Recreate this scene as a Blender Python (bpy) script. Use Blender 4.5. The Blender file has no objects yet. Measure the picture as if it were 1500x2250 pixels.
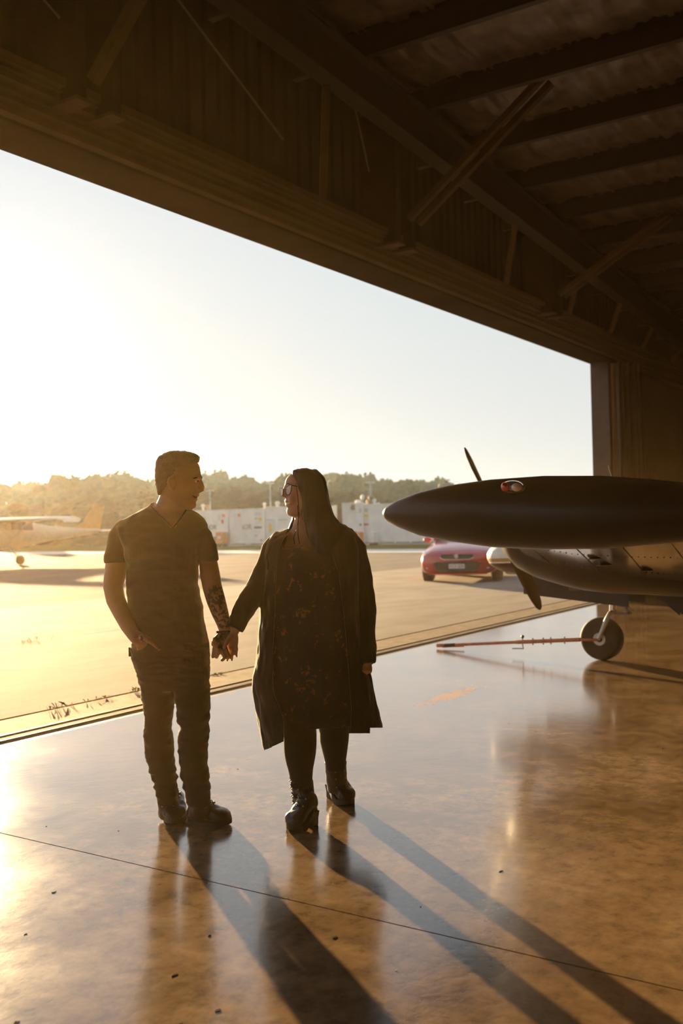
import bpy, bmesh, math, random
from mathutils import Vector, Matrix, noise as mnoise

# ------------------------------------------------------------------ camera, world, sun, exposure
scn = bpy.context.scene
COL = scn.collection
F_PX, ROLL, PITCH, YAW, EYE = 2187.0, math.radians(1.3), math.atan(29.5 / 2187), math.radians(33.2), 1.42
FW = Vector((math.cos(YAW), math.sin(YAW), 0)); RT = Vector((math.sin(YAW), -math.cos(YAW), 0)); UP = Vector((0, 0, 1))
FP = FW * math.cos(PITCH) + UP * math.sin(PITCH); UPP = UP * math.cos(PITCH) - FW * math.sin(PITCH)
CAM = Vector((0, 0, EYE))
cd = bpy.data.cameras.new('camera'); cam = bpy.data.objects.new('camera', cd); COL.objects.link(cam)
ir = RT * math.cos(ROLL) - UPP * math.sin(ROLL); iu = RT * math.sin(ROLL) + UPP * math.cos(ROLL)
cam.matrix_world = Matrix(((ir.x, iu.x, -FP.x, 0), (ir.y, iu.y, -FP.y, 0), (ir.z, iu.z, -FP.z, EYE), (0, 0, 0, 1)))
cd.sensor_fit = 'VERTICAL'; cd.sensor_height = 36; cd.sensor_width = 24; cd.lens = 36 * F_PX / 2250
cd.clip_end = 2000; cd.clip_start = 0.05
cd.dof.use_dof = True; cd.dof.focus_distance = 4.75; cd.dof.aperture_fstop = 2.8
scn.camera = cam
scn.view_settings.view_transform = 'Standard'; scn.view_settings.look = 'None'
scn.view_settings.exposure = 0.0; scn.view_settings.gamma = 1.0
scn.view_settings.use_curve_mapping = False
scn.cycles.volume_bounces = 0; scn.cycles.max_bounces = 8; scn.cycles.sample_clamp_indirect = 6

SUN_AZ, SUN_EL = math.radians(55.2), math.radians(6.2)
SUN_DIR = Vector((math.cos(SUN_AZ) * math.cos(SUN_EL), math.sin(SUN_AZ) * math.cos(SUN_EL), math.sin(SUN_EL)))

def nd(nt, t, **kw):
    n = nt.nodes.new(t)
    for k, v in kw.items():
        if k in ('operation', 'blend_type', 'data_type', 'interpolation_type', 'clamp', 'sky_type', 'feature', 'distance', 'noise_dimensions', 'vector_type'):
            setattr(n, k, v)
        else:
            s = n.inputs[int(k[1:])] if k[0] == 'i' and k[1:].isdigit() else n.inputs[k]
            if isinstance(v, bpy.types.NodeSocket): nt.links.new(v, s)
            else: s.default_value = v
    return n

def ramp(nt, fac, stops):
    n = nt.nodes.new('ShaderNodeValToRGB'); nt.links.new(fac, n.inputs[0])
    while len(n.color_ramp.elements) < len(stops): n.color_ramp.elements.new(0.5)
    for e, (p, c) in zip(n.color_ramp.elements, stops):
        e.position = p; e.color = (c[0], c[1], c[2], 1) if len(c) == 3 else c
    return n.outputs[0]

world = bpy.data.worlds.new('sky'); scn.world = world; world.use_nodes = True
wt = world.node_tree; wt.nodes.clear()
tc = nd(wt, 'ShaderNodeTexCoord'); dirv = tc.outputs['Generated']
sx = nd(wt, 'ShaderNodeSeparateXYZ', i0=dirv)
el = nd(wt, 'ShaderNodeMapRange', Value=sx.outputs[2]); el.inputs[1].default_value = -0.02; el.inputs[2].default_value = 0.75
skyc = ramp(wt, el.outputs[0], [(0.0, (0.84, 0.80, 0.72)), (0.12, (0.82, 0.835, 0.82)), (0.32, (0.76, 0.82, 0.84)), (0.62, (0.68, 0.75, 0.84)), (1.0, (0.42, 0.53, 0.72))])
dt = nd(wt, 'ShaderNodeVectorMath', operation='DOT_PRODUCT', i0=dirv, i1=tuple(SUN_DIR))
dc = nd(wt, 'ShaderNodeMath', operation='MAXIMUM', i0=dt.outputs['Value'], i1=0.0)
g1 = nd(wt, 'ShaderNodeMath', operation='POWER', i0=dc.outputs[0], i1=14.0)
g2 = nd(wt, 'ShaderNodeMath', operation='POWER', i0=dc.outputs[0], i1=140.0)
gs = nd(wt, 'ShaderNodeMath', operation='MULTIPLY_ADD', i0=g2.outputs[0], i1=1.2, i2=nd(wt, 'ShaderNodeMath', operation='MULTIPLY', i0=g1.outputs[0], i1=0.16).outputs[0])
glow = nd(wt, 'ShaderNodeMix', data_type='RGBA', blend_type='ADD', Factor=gs.outputs[0]); glow.clamp_factor = False
wt.links.new(skyc, glow.inputs[6]); glow.inputs[7].default_value = (1.0, 0.95, 0.84, 1)
bg = nd(wt, 'ShaderNodeBackground', Color=glow.outputs[2], Strength=0.9)
nd(wt, 'ShaderNodeOutputWorld', Surface=bg.outputs[0])

sl = bpy.data.lights.new('sun', 'SUN'); sl.energy = 27; sl.color = (1.0, 0.69, 0.34); sl.angle = math.radians(0.7)
sun = bpy.data.objects.new('sun', sl); COL.objects.link(sun)
sun.rotation_euler = SUN_DIR.to_track_quat('Z', 'Y').to_euler(); sun.location = SUN_DIR * 60

# ------------------------------------------------------------------ pixel helpers (photo frame 1500 x 2250)
def ray(x, y):
    u = (x - 750) * math.cos(ROLL) - (y - 1125) * math.sin(ROLL); v = (y - 1125) * math.cos(ROLL) + (x - 750) * math.sin(ROLL)
    return RT * u - UPP * v + FP * F_PX
def at(x, y, d): r = ray(x, y); return CAM + r * (d / r.dot(FW))
def gnd(x, y, z=0.0): r = ray(x, y); return CAM + r * ((z - EYE) / r.z)
def onx(x, y, X): r = ray(x, y); return CAM + r * (X / r.x)
def ony(x, y, Y): r = ray(x, y); return CAM + r * (Y / r.y)
def proj(p):
    q = p - CAM; c = q.dot(FP); u = q.dot(RT) / c * F_PX; v = -q.dot(UPP) / c * F_PX
    return 750 + u * math.cos(ROLL) + v * math.sin(ROLL), 1125 + v * math.cos(ROLL) - u * math.sin(ROLL)

# ------------------------------------------------------------------ materials
MATS = {}
def mat(name, col, rough=0.5, metal=0.0, spec=0.5, col2=None, nscale=8.0, bump=0.0, bscale=60.0, coat=0.0, rvar=0.0, sheen=0.0, sss=0.0, emit=None, coords='Object', stretch=None, trans=0.0, contrast=(0.35, 0.65)):
    if name in MATS: return MATS[name]
    m = bpy.data.materials.new(name); m.use_nodes = True; nt = m.node_tree; b = nt.nodes['Principled BSDF']
    b.inputs['Base Color'].default_value = (*col, 1); b.inputs['Roughness'].default_value = rough
    b.inputs['Metallic'].default_value = metal; b.inputs['Specular IOR Level'].default_value = spec
    b.inputs['Coat Weight'].default_value = coat; b.inputs['Coat Roughness'].default_value = 0.06
    b.inputs['Transmission Weight'].default_value = trans
    b.inputs['Sheen Weight'].default_value = sheen; b.inputs['Sheen Roughness'].default_value = 0.4
    if sss: b.inputs['Subsurface Weight'].default_value = sss; b.inputs['Subsurface Radius'].default_value = (.012, .005, .003); b.inputs['Subsurface Scale'].default_value = 1.0
    if emit: b.inputs['Emission Color'].default_value = (*emit[0], 1); b.inputs['Emission Strength'].default_value = emit[1]
    v = nd(nt, 'ShaderNodeTexCoord').outputs['Object'] if coords == 'Object' else nd(nt, 'ShaderNodeNewGeometry').outputs['Position']
    if stretch: v = nd(nt, 'ShaderNodeMapping', Vector=v, Scale=stretch).outputs[0]
    n = nd(nt, 'ShaderNodeTexNoise', Vector=v, Scale=nscale, Detail=5.0, Roughness=0.6)
    c2 = col2 or tuple(min(1, c * 0.82) for c in col)
    nt.links.new(ramp(nt, n.outputs[0], [(contrast[0], c2), (contrast[1], col)]), b.inputs['Base Color'])
    if rvar:
        mr = nd(nt, 'ShaderNodeMapRange', Value=n.outputs[0]); mr.inputs[3].default_value = max(0.02, rough - rvar); mr.inputs[4].default_value = rough + rvar
        nt.links.new(mr.outputs[0], b.inputs['Roughness'])
    if bump:
        n2 = nd(nt, 'ShaderNodeTexNoise', Vector=v, Scale=bscale, Detail=3.0)
        bp = nd(nt, 'ShaderNodeBump', Strength=bump, Height=n2.outputs[0], Distance=0.01)
        nt.links.new(bp.outputs[0], b.inputs['Normal'])
    MATS[name] = m
    return m

# ------------------------------------------------------------------ mesh building
def origin(o):
    v = Vector((0, 0, 0))
    while o: v += o.location; o = o.parent
    return v

class MB:
    def __init__(s): s.v = []; s.f = []
    def add(s, vs, fs): k = len(s.v); s.v += [Vector(p) for p in vs]; s.f += [tuple(i + k for i in f) for f in fs]; return s
    def box(s, a, b):
        (x0, y0, z0), (x1, y1, z1) = a, b
        return s.add([(x0, y0, z0), (x1, y0, z0), (x1, y1, z0), (x0, y1, z0), (x0, y0, z1), (x1, y0, z1), (x1, y1, z1), (x0, y1, z1)],
                     [(3, 2, 1, 0), (4, 5, 6, 7), (0, 1, 5, 4), (1, 2, 6, 5), (2, 3, 7, 6), (3, 0, 4, 7)])
    def obox(s, c, ax, ay, az):
        c, ax, ay, az = map(Vector, (c, ax, ay, az))
        pts = [c + ax * i + ay * j + az * k for k in (-1, 1) for (i, j) in ((-1, -1), (1, -1), (1, 1), (-1, 1))]
        return s.add(pts, [(3, 2, 1, 0), (4, 5, 6, 7), (0, 1, 5, 4), (1, 2, 6, 5), (2, 3, 7, 6), (3, 0, 4, 7)])
    def bar(s, a, b, w, h=None, up=(0, 0, 1)):
        a, b = Vector(a), Vector(b); d = (b - a).normalized(); upv = Vector(up)
        if abs(d.dot(upv)) > 0.98: upv = Vector((1, 0, 0))
        x = d.cross(upv).normalized(); y = x.cross(d)
        return s.obox((a + b) / 2, (b - a) / 2, x * w / 2, y * (h or w) / 2)
    def loft(s, rings, cap=True, close=True):
        k = len(s.v); n = len(rings[0])
        for r in rings: s.v += [Vector(p) for p in r]
        for i in range(len(rings) - 1):
            for j in range(n if close else n - 1):
                j2 = (j + 1) % n
                s.f.append((k + i * n + j, k + i * n + j2, k + (i + 1) * n + j2, k + (i + 1) * n + j))
        if cap:
            s.f.append(tuple(k + j for j in reversed(range(n)))); e = k + (len(rings) - 1) * n
            s.f.append(tuple(e + j for j in range(n)))
        return s
    def tube(s, pts, rad, n=12, cap=True, flat=None, round_end=False):
        pts = [Vector(p) for p in pts]
        rad = [rad] * len(pts) if not hasattr(rad, '__len__') else list(rad)
        if round_end:
            d0 = (pts[0] - pts[1]).normalized(); d1 = (pts[-1] - pts[-2]).normalized()
            pre = [(pts[0] + d0 * rad[0] * k, rad[0] * math.sqrt(max(0.02, 1 - k * k))) for k in (0.98, 0.8, 0.45)]
            post = [(pts[-1] + d1 * rad[-1] * k, rad[-1] * math.sqrt(max(0.02, 1 - k * k))) for k in (0.45, 0.8, 0.98)]
            pts = [p for p, _ in pre] + pts + [p for p, _ in post]; rad = [r for _, r in pre] + rad + [r for _, r in post]
        rings = []; ref = None
        for i, p in enumerate(pts):
            d = (pts[min(i + 1, len(pts) - 1)] - pts[max(i - 1, 0)]).normalized()
            if ref is None:
                ref = Vector(flat[0]) if flat else (Vector((0, 0, 1)) if abs(d.z) < 0.9 else Vector((1, 0, 0)))
            x = (ref - d * ref.dot(d)).normalized(); y = d.cross(x); ref = x
            fx = flat[1] if flat else 1.0
            rings.append([p + (x * math.cos(t) * fx + y * math.sin(t)) * rad[i] for t in [2 * math.pi * q / n for q in range(n)]])
        return s.loft(rings, cap)
    def lathe(s, o, axis, prof, n=24):
        o = Vector(o); a = Vector(axis).normalized(); x = a.orthogonal().normalized(); y = a.cross(x)
        return s.loft([[o + a * h + (x * math.cos(2 * math.pi * q / n) + y * math.sin(2 * math.pi * q / n)) * max(r, 1e-4) for q in range(n)] for h, r in prof])
    def ell(s, c, ax, ay, az, n=16, m=10):
        c, ax, ay, az = map(Vector, (c, ax, ay, az)); rings = []
        for i in range(m + 1):
            ph = math.pi * (i / m - 0.5) * 0.995
            rings.append([c + az * math.sin(ph) + (ax * math.cos(t) + ay * math.sin(t)) * math.cos(ph) for t in [2 * math.pi * q / n for q in range(n)]])
        return s.loft(rings)
    def prism(s, poly, d):
        poly = [Vector(p) for p in poly]; d = Vector(d); n = len(poly)
        return s.add(poly + [p + d for p in poly], [tuple(range(n - 1, -1, -1)), tuple(range(n, 2 * n))] + [(i, (i + 1) % n, n + (i + 1) % n, n + i) for i in range(n)])
    def mesh(s, name, off=None):
        me = bpy.data.meshes.new(name); off = off or Vector((0, 0, 0))
        me.from_pydata([p - off for p in s.v], [], s.f)
        bm = bmesh.new(); bm.from_mesh(me); bmesh.ops.recalc_face_normals(bm, faces=bm.faces); bm.to_mesh(me); bm.free()
        return me
    def build(s, name, m, parent=None, smooth=False, bevel=0.0, loc=None, **props):
        base = origin(parent) if parent else (Vector(loc) if loc is not None else Vector((0, 0, 0)))
        return link(name, s.mesh(name, base), m, parent, smooth, bevel, None if parent else base, **props)

def link(name, me, m, parent=None, smooth=False, bevel=0.0, loc=None, **props):
    o = bpy.data.objects.new(name, me); COL.objects.link(o)
    if m and not me.materials: me.materials.append(m)
    if parent: o.parent = parent
    if loc is not None: o.location = loc
    if smooth:
        me.polygons.foreach_set('use_smooth', [True] * len(me.polygons))
        if smooth != 'all':
            me.set_sharp_from_angle(angle=math.radians(42))
    if bevel:
        b = o.modifiers.new('bevel', 'BEVEL'); b.width = bevel; b.segments = 2; b.limit_method = 'ANGLE'
    for k, v in props.items(): o[k] = v
    return o

def thing(name, loc, label, category, group=None, rotz=0.0):
    o = bpy.data.objects.new(name, None); COL.objects.link(o); o.location = loc; o.rotation_euler.z = rotz
    o.empty_display_size = 0.1; o['label'] = label; o['category'] = category
    if group: o['group'] = group
    return o

def dup(o, parent=None, **kw):
    c = o.copy(); COL.objects.link(c); c.parent = parent
    for ch in o.children: dup(ch, c)
    return c

def text_mesh(txt, origin_, xdir, ydir, size, depth=0.006):
    cu = bpy.data.curves.new('txt', 'FONT'); cu.body = txt; cu.size = size; cu.extrude = depth / 2; cu.align_x = 'CENTER'; cu.align_y = 'CENTER'; cu.resolution_u = 3
    o = bpy.data.objects.new('txt', cu); COL.objects.link(o)
    me = bpy.data.meshes.new_from_object(o.evaluated_get(bpy.context.evaluated_depsgraph_get()))
    bpy.data.objects.remove(o); bpy.data.curves.remove(cu)
    x, y = Vector(xdir).normalized(), Vector(ydir).normalized(); z = x.cross(y)
    mb = MB(); mb.add([Vector(origin_) + x * v.co.x + y * v.co.y + z * v.co.z for v in me.vertices], [tuple(p.vertices) for p in me.polygons])
    bpy.data.meshes.remove(me)
    return mb

# ================================================================== THE SETTING
random.seed(4)
S = dict(kind='structure')
conc_in = mat('polished_concrete', (0.23, 0.145, 0.078), 0.2)
# polished hangar slab: blotched brown concrete, scuffs and a rusty smear
def floor_material(m):
    nt = m.node_tree; b = nt.nodes['Principled BSDF']; pos = nd(nt, 'ShaderNodeNewGeometry').outputs['Position']
    st = nd(nt, 'ShaderNodeMapping', Vector=pos, Scale=(1.0, 1.0, 1.0)); st.inputs['Rotation'].default_value = (0, 0, 0.5)
    big = nd(nt, 'ShaderNodeTexNoise', Vector=st.outputs[0], Scale=1.3, Detail=6.0, Roughness=0.62)
    fine = nd(nt, 'ShaderNodeTexNoise', Vector=pos, Scale=11.0, Detail=8.0, Roughness=0.7)
    strk = nd(nt, 'ShaderNodeTexNoise', Vector=nd(nt, 'ShaderNodeMapping', Vector=pos, Scale=(7.0, 1.2, 1.0)).outputs[0], Scale=1.0, Detail=5.0)
    a = ramp(nt, big.outputs[0], [(0.3, (0.16, 0.098, 0.048)), (0.5, (0.27, 0.175, 0.092)), (0.72, (0.40, 0.28, 0.165))])
    f = ramp(nt, fine.outputs[0], [(0.3, (0.3, 0.28, 0.26)), (0.5, (0.88, 0.88, 0.88)), (0.72, (1.3, 1.26, 1.18))])
    mx = nd(nt, 'ShaderNodeMix', data_type='RGBA', blend_type='MULTIPLY', Factor=0.75); nt.links.new(a, mx.inputs[6]); nt.links.new(f, mx.inputs[7])
    s = ramp(nt, strk.outputs[0], [(0.35, (0.78, 0.76, 0.74)), (0.6, (1.1, 1.08, 1.04))])
    m2 = nd(nt, 'ShaderNodeMix', data_type='RGBA', blend_type='MULTIPLY', Factor=0.6); nt.links.new(mx.outputs[2], m2.inputs[6]); nt.links.new(s, m2.inputs[7])
    # orange mud smear dragged along X near (6.6, 3.6)
    c = gnd(990, 1528)
    rel = nd(nt, 'ShaderNodeVectorMath', operation='SUBTRACT', i0=pos, i1=(c.x, c.y, 0))
    rot = nd(nt, 'ShaderNodeMapping', Vector=rel.outputs[0], Scale=(1.25, 6.5, 1)); rot.vector_type = 'TEXTURE' if False else 'POINT'; rot.inputs['Rotation'].default_value = (0, 0, math.radians(56.8))
    ln = nd(nt, 'ShaderNodeVectorMath', operation='LENGTH', i0=rot.outputs[0])
    sn = nd(nt, 'ShaderNodeTexNoise', Vector=nd(nt, 'ShaderNodeMapping', Vector=rot.outputs[0], Scale=(2.2, 2.0, 1)).outputs[0], Scale=3.0, Detail=6.0)
    sv = nd(nt, 'ShaderNodeMath', operation='MULTIPLY_ADD', i0=sn.outputs[0], i1=-2.2, i2=nd(nt, 'ShaderNodeMath', operation='ADD', i0=ln.outputs['Value'], i1=0.62).outputs[0])
    mk = nd(nt, 'ShaderNodeMapRange', Value=sv.outputs[0]); mk.inputs[1].default_value = 0.12; mk.inputs[2].default_value = -0.12
    m3 = nd(nt, 'ShaderNodeMix', data_type='RGBA', Factor=mk.outputs[0]); nt.links.new(m2.outputs[2], m3.inputs[6]); m3.inputs[7].default_value = (0.5, 0.25, 0.08, 1)
    nt.links.new(m3.outputs[2], b.inputs['Base Color'])
    r = nd(nt, 'ShaderNodeMapRange', Value=big.outputs[0]); r.inputs[1].default_value = 0.3; r.inputs[2].default_value = 0.7; r.inputs[3].default_value = 0.07; r.inputs[4].default_value = 0.14
    r2 = nd(nt, 'ShaderNodeMath', operation='MULTIPLY_ADD', i0=fine.outputs[0], i1=0.05, i2=r.outputs[0])
    r3 = nd(nt, 'ShaderNodeMath', operation='MULTIPLY_ADD', i0=mk.outputs[0], i1=0.4, i2=r2.outputs[0])
    nt.links.new(r3.outputs[0], b.inputs['Roughness']); b.inputs['Specular IOR Level'].default_value = 0.9; b.inputs['Coat Weight'].default_value = 0.4; b.inputs['Coat Roughness'].default_value = 0.1
    bp = nd(nt, 'ShaderNodeBump', Strength=0.12, Distance=0.01, Height=fine.outputs[0]); nt.links.new(bp.outputs[0], b.inputs['Normal'])
floor_material(conc_in)
dark_gap = mat('joint_filler', (0.02, 0.014, 0.01), 0.9)
fl = MB().box((-14, -16, -0.3), (24, 5.56, -0.02)).build('floor', dark_gap, **S)
for x0, x1 in ((-14, -3.004), (-2.996, 3.0565), (3.0635, 24)):
    MB().box((x0, -16, -0.02), (x1, 5.56, 0)).build('slab', conc_in, fl)

steel_dark = mat('dark_steel', (0.10, 0.075, 0.055), 0.5, 0.5, bump=0.1)
steel_worn = mat('worn_steel', (0.24, 0.19, 0.14), 0.5, 0.6)
sill_c = mat('sill_concrete', (0.22, 0.165, 0.105), 0.85, spec=.1, col2=(0.14, 0.10, 0.06), nscale=6, bump=0.2, coords='W')
sill = MB().box((-14, 5.56, -0.3), (24, 5.92, -0.025)).build('trim_1', dark_gap, **S)
for a, b, z, m in ((5.56, 5.60, 0.0, steel_worn), (5.615, 5.665, -0.004, sill_c), (5.68, 5.695, 0.008, steel_worn), (5.73, 5.80, 0.002, sill_c), (5.825, 5.84, 0.008, steel_worn), (5.855, 5.92, 0.0, sill_c)):
    MB().box((-14, a, -0.025), (24, b, z)).build('track_rail' if m is steel_worn else 'sill_strip', m, sill)

apron_c = mat('apron_concrete', (0.29, 0.26, 0.215), 0.9, spec=0.04, col2=(0.215, 0.19, 0.15), nscale=0.55, bump=0.25, bscale=45, coords='W', stretch=(1, 2.2, 1))
ap = MB().box((-60, 5.92, -0.5), (42.5, 15.62, -0.04)).build('trim_2', dark_gap, **S)
for a, b, z in ((5.92, 6.335, -0.002), (6.375, 10.49, 0.0), (10.51, 15.62, 0.0)):
    MB().box((-60, a, -0.04), (42.5, b, z)).build('apron_slab', apron_c if b > 7 else sill_c, ap)
asph = mat('asphalt', (0.17, 0.15, 0.13), 0.9, spec=0.03, col2=(0.125, 0.11, 0.095), nscale=0.35, bump=0.3, bscale=80, coords='W', stretch=(1, 3, 1))
MB().box((-60, 15.62, -0.5), (42.5, 260, -0.005)).build('trim_3', asph, **S)
path_c = mat('pale_concrete', (0.62, 0.58, 0.52), 0.7, coords='W', nscale=1)
MB().box((42.5, -60, -0.5), (47.6, 260, 0.03)).build('trim_4', path_c, **S)
MB().box((-60, -60, -0.5), (42.5, 5.9, -0.31)).build('trim_5', asph, **S)
grass_m = mat('grass_ground', (0.11, 0.12, 0.035), 1.0, spec=0.0, col2=(0.07, 0.075, 0.02), nscale=0.9, bump=0.5, coords='W')
gb = MB(); nx, ny = 46, 40
for i in range(nx + 1):
    for j in range(ny + 1):
        x = 47.6 + (i / nx) ** 1.6 * 400; y = -150 + j * 13
        z = 0.04 + (0.0 if i == 0 else 0.05 * mnoise.noise((x * .2, y * .2, 0))) + max(0, x - 120) * 0.012 * (1 + .5 * mnoise.noise((x * .01, y * .012, 3)))
        gb.v.append(Vector((x, y, z)))
for i in range(nx):
    for j in range(ny):
        k = i * (ny + 1) + j; gb.f.append((k, k + ny + 1, k + ny + 2, k + 1))
gb.build('trim_6', grass_m, smooth=True, kind='structure')

# ---- front wall: header cladding, door tracks, mullions, braces, jamb
OPEN_X1, HEAD_Z = 17.22, 4.2
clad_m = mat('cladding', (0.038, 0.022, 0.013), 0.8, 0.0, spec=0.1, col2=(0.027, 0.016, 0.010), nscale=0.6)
roofz = lambda x: 6.36 - 0.06 * x if x > -1 else 6.42 + 0.06 * (x + 1)
wf = MB()
prof = []
x = -14.0
while x < 24:
    prof += [(x, 5.62), (x + 0.13, 5.62), (x + 0.15, 5.585), (x + 0.18, 5.585), (x + 0.2, 5.62)]
    x += 0.2
prof = [(min(a, 24), b) for a, b in prof]
def corrugated(prof, z0, z1f):
    mb = MB(); n = len(prof)
    mb.v += [Vector((a, b, z0)) for a, b in prof] + [Vector((a, b, z1f(a))) for a, b in prof]
    mb.f += [(i, i + 1, n + i + 1, n + i) for i in range(n - 1)]
    return mb
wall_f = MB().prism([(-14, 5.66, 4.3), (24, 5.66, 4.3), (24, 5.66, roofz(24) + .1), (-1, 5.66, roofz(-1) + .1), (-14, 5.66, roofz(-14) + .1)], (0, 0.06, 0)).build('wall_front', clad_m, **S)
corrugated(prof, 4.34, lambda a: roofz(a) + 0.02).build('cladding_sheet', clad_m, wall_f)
track_m = mat('door_track', (0.07, 0.037, 0.019), 0.8, 0.0, spec=0.12, col2=(0.05, 0.028, 0.015), nscale=1.0, stretch=(0.3, 3, 3))
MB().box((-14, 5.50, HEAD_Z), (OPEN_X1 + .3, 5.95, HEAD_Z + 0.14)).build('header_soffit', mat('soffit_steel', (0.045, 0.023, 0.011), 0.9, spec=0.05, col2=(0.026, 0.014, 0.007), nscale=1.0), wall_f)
for y0, y1, z0, z1 in ((5.42, 5.62, 4.225, 4.27), (5.36, 5.60, 4.285, 4.32), (5.34, 5.60, 4.335, 4.365), (5.28, 5.60, 4.38, 4.42), (5.26, 5.60, 4.43, 4.445), (5.22, 5.60, 4.46, 4.52)):
    MB().box((-14, y0, z0), (24, y1, z1)).build('door_track', track_m, wall_f)
MB().box((-14, 5.45, 4.26), (24, 5.6, 4.5)).build('track_web', steel_dark, wall_f)
for xm in (-8.4, -4.0, 0.36, 4.71, 9.04, 13.4):
    for dx in (0.0, 0.32):
        MB().box((xm + dx - 0.045, 5.12, 4.36), (xm + dx + 0.045, 5.56, roofz(xm) - 0.05)).build('mullion', clad_m, wall_f)
        MB().box((xm + dx - 0.07, 5.09, 4.34), (xm + dx + 0.07, 5.5, 4.365)).build('mullion_foot', track_m, wall_f)
for xm, dxs in ((-8.3, (0, .22)), (-3.9, (0, .22)), (0.45, (0, .22)), (4.78, (0,)), (9.2, (0, .2)), (13.55, (0, .2))):
    for dx in dxs:
        w = 0.06 if len(dxs) > 1 else 0.085
        MB().bar((xm + dx, 5.08, 4.5 if xm < 8 else 4.64), (xm + dx, 3.55, roofz(xm) - 0.05), w, 0.07, up=(1, 0, 0)).build('brace', track_m, wall_f)
rod_m = mat('galvanised_rod', (0.06, 0.045, 0.035), 0.7, 0.2)
for a, b in (((4.2, 5.1, 6.2), (7.2, 5.25, 4.9)), ((7.6, 4.9, 6.0), (8.6, 5.2, 5.0)), ((1.9, 5.1, 6.2), (4.6, 5.2, 4.9))):
    MB().tube([a, b], 0.009, 8).build('tie_rod', rod_m, wall_f)
# right hand closed part of the front wall with the stacked door leaves
wr = MB().box((OPEN_X1 + 0.28, 5.66, -0.3), (24, 5.72, 4.32)).build('wall_front_right', clad_m, **S)
corrugated([(max(a, OPEN_X1 + .28), b) for a, b in prof if a > OPEN_X1 + .05], -0.02, lambda a: 4.34).build('cladding_sheet', clad_m, wr)
jamb_m = mat('jamb_steel', (0.07, 0.045, 0.03), 0.4, 0.4)
for i, (x0, x1, y0) in enumerate(((17.22, 17.36, 5.60), (17.42, 17.50, 5.48), (17.58, 17.62, 5.44), (17.72, 17.78, 5.4), (17.95, 18.0, 5.36), (18.15, 18.22, 5.34))):
    MB().box((x0, y0, 0), (x1, 5.92 if i == 0 else 5.66, 4.24)).build('door_stile', jamb_m, wr)
    if i: MB().box((x0, y0 + .06, 0.05), (x0 + 0.16, y0 + .08, 4.2)).build('door_leaf_edge', steel_dark, wr)
wall_r = MB().box((24, -16, -0.3), (24.1, 5.7, 5.2)).build('wall_right', clad_m, **S)
MB().box((-14.1, -16, -0.3), (-14, 5.7, 6)).build('wall_left', clad_m, **S)
MB().box((-14.1, -16.1, -0.3), (24.1, -16, 6.6)).build('wall_back', clad_m, **S)

# ---- roof
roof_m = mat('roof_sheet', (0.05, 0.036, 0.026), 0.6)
foil_m = mat('foil_insulation', (0.16, 0.12, 0.09), 0.35, 0.6, col2=(0.09, 0.065, 0.045), nscale=4)
ceil = MB()
for y0, y1 in ((-16.1, 5.95),):
    for xa, xb in ((-14.1, -1), (-1, 24.1)):
        ceil.prism([(xa, y0, roofz(xa) + .16), (xb, y0, roofz(xb) + .16), (xb, y0, roofz(xb) + .22), (xa, y0, roofz(xa) + .22)], (0, y1 - y0, 0))
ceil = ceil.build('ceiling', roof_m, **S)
pxs = [-13.2 + 1.24 * i for i in range(30)]
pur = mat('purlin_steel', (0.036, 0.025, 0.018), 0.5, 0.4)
for i, px in enumerate(pxs):
    z = roofz(px)
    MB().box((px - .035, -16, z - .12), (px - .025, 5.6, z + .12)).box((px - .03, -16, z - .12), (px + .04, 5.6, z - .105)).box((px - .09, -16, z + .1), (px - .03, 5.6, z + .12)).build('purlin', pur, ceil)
    if i + 1 < len(pxs):
        x0, x1 = px + .0, pxs[i + 1] - .03
        mb = MB(); n, mrows = 12, (220 if 2 < px < 20 else 12)
        for j in range(mrows + 1):
            y = -3.0 + (5.6 + 3.0) * j / mrows if mrows > 20 else -16 + 21.6 * j / mrows
            for k in range(n + 1):
                xx = x0 + (x1 - x0) * k / n
                sag = -0.035 * math.sin(math.pi * k / n)
                wr_ = 0.022 * mnoise.noise((xx * 2.5, y * 7.0, 1.7)) + 0.022 * mnoise.noise((xx * 4, y * 26.0, 5)) + (-0.012 if (j % 9 == 0) else 0)
                mb.v.append(Vector((xx, y, roofz(xx) + .105 + sag + (wr_ if mrows > 20 else 0))))
        for j in range(mrows):
            for k in range(n):
                q = j * (n + 1) + k; mb.f.append((q, q + 1, q + n + 2, q + n + 1))
        mb.build('insulation_blanket', foil_m, ceil, smooth='all')
for yr in (4.85, -0.6, -6.0, -11.4):
    for xa, xb in ((-14, -1), (-1, 24)):
        za, zb = roofz(xa) - .12, roofz(xb) - .12
        mb = MB()
        for dz0, dz1, w in ((-.42, -.4, .09), (-.4, -.02, .012), (-.02, 0, .09)):
            mb.prism([(xa, yr - w, za + dz0), (xb, yr - w, zb + dz0), (xb, yr - w, zb + dz1), (xa, yr - w, za + dz1)], (0, 2 * w, 0))
        mb.build('rafter', pur, ceil)
for xp in (11.6, 13.9, 15.8, 17.6, 19.6, 7.4):
    MB().bar((xp, 4.9, roofz(xp) - .5), (xp + .35, 5.2, 4.5), 0.07, 0.05).build('hanger', track_m, wall_f)

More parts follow.
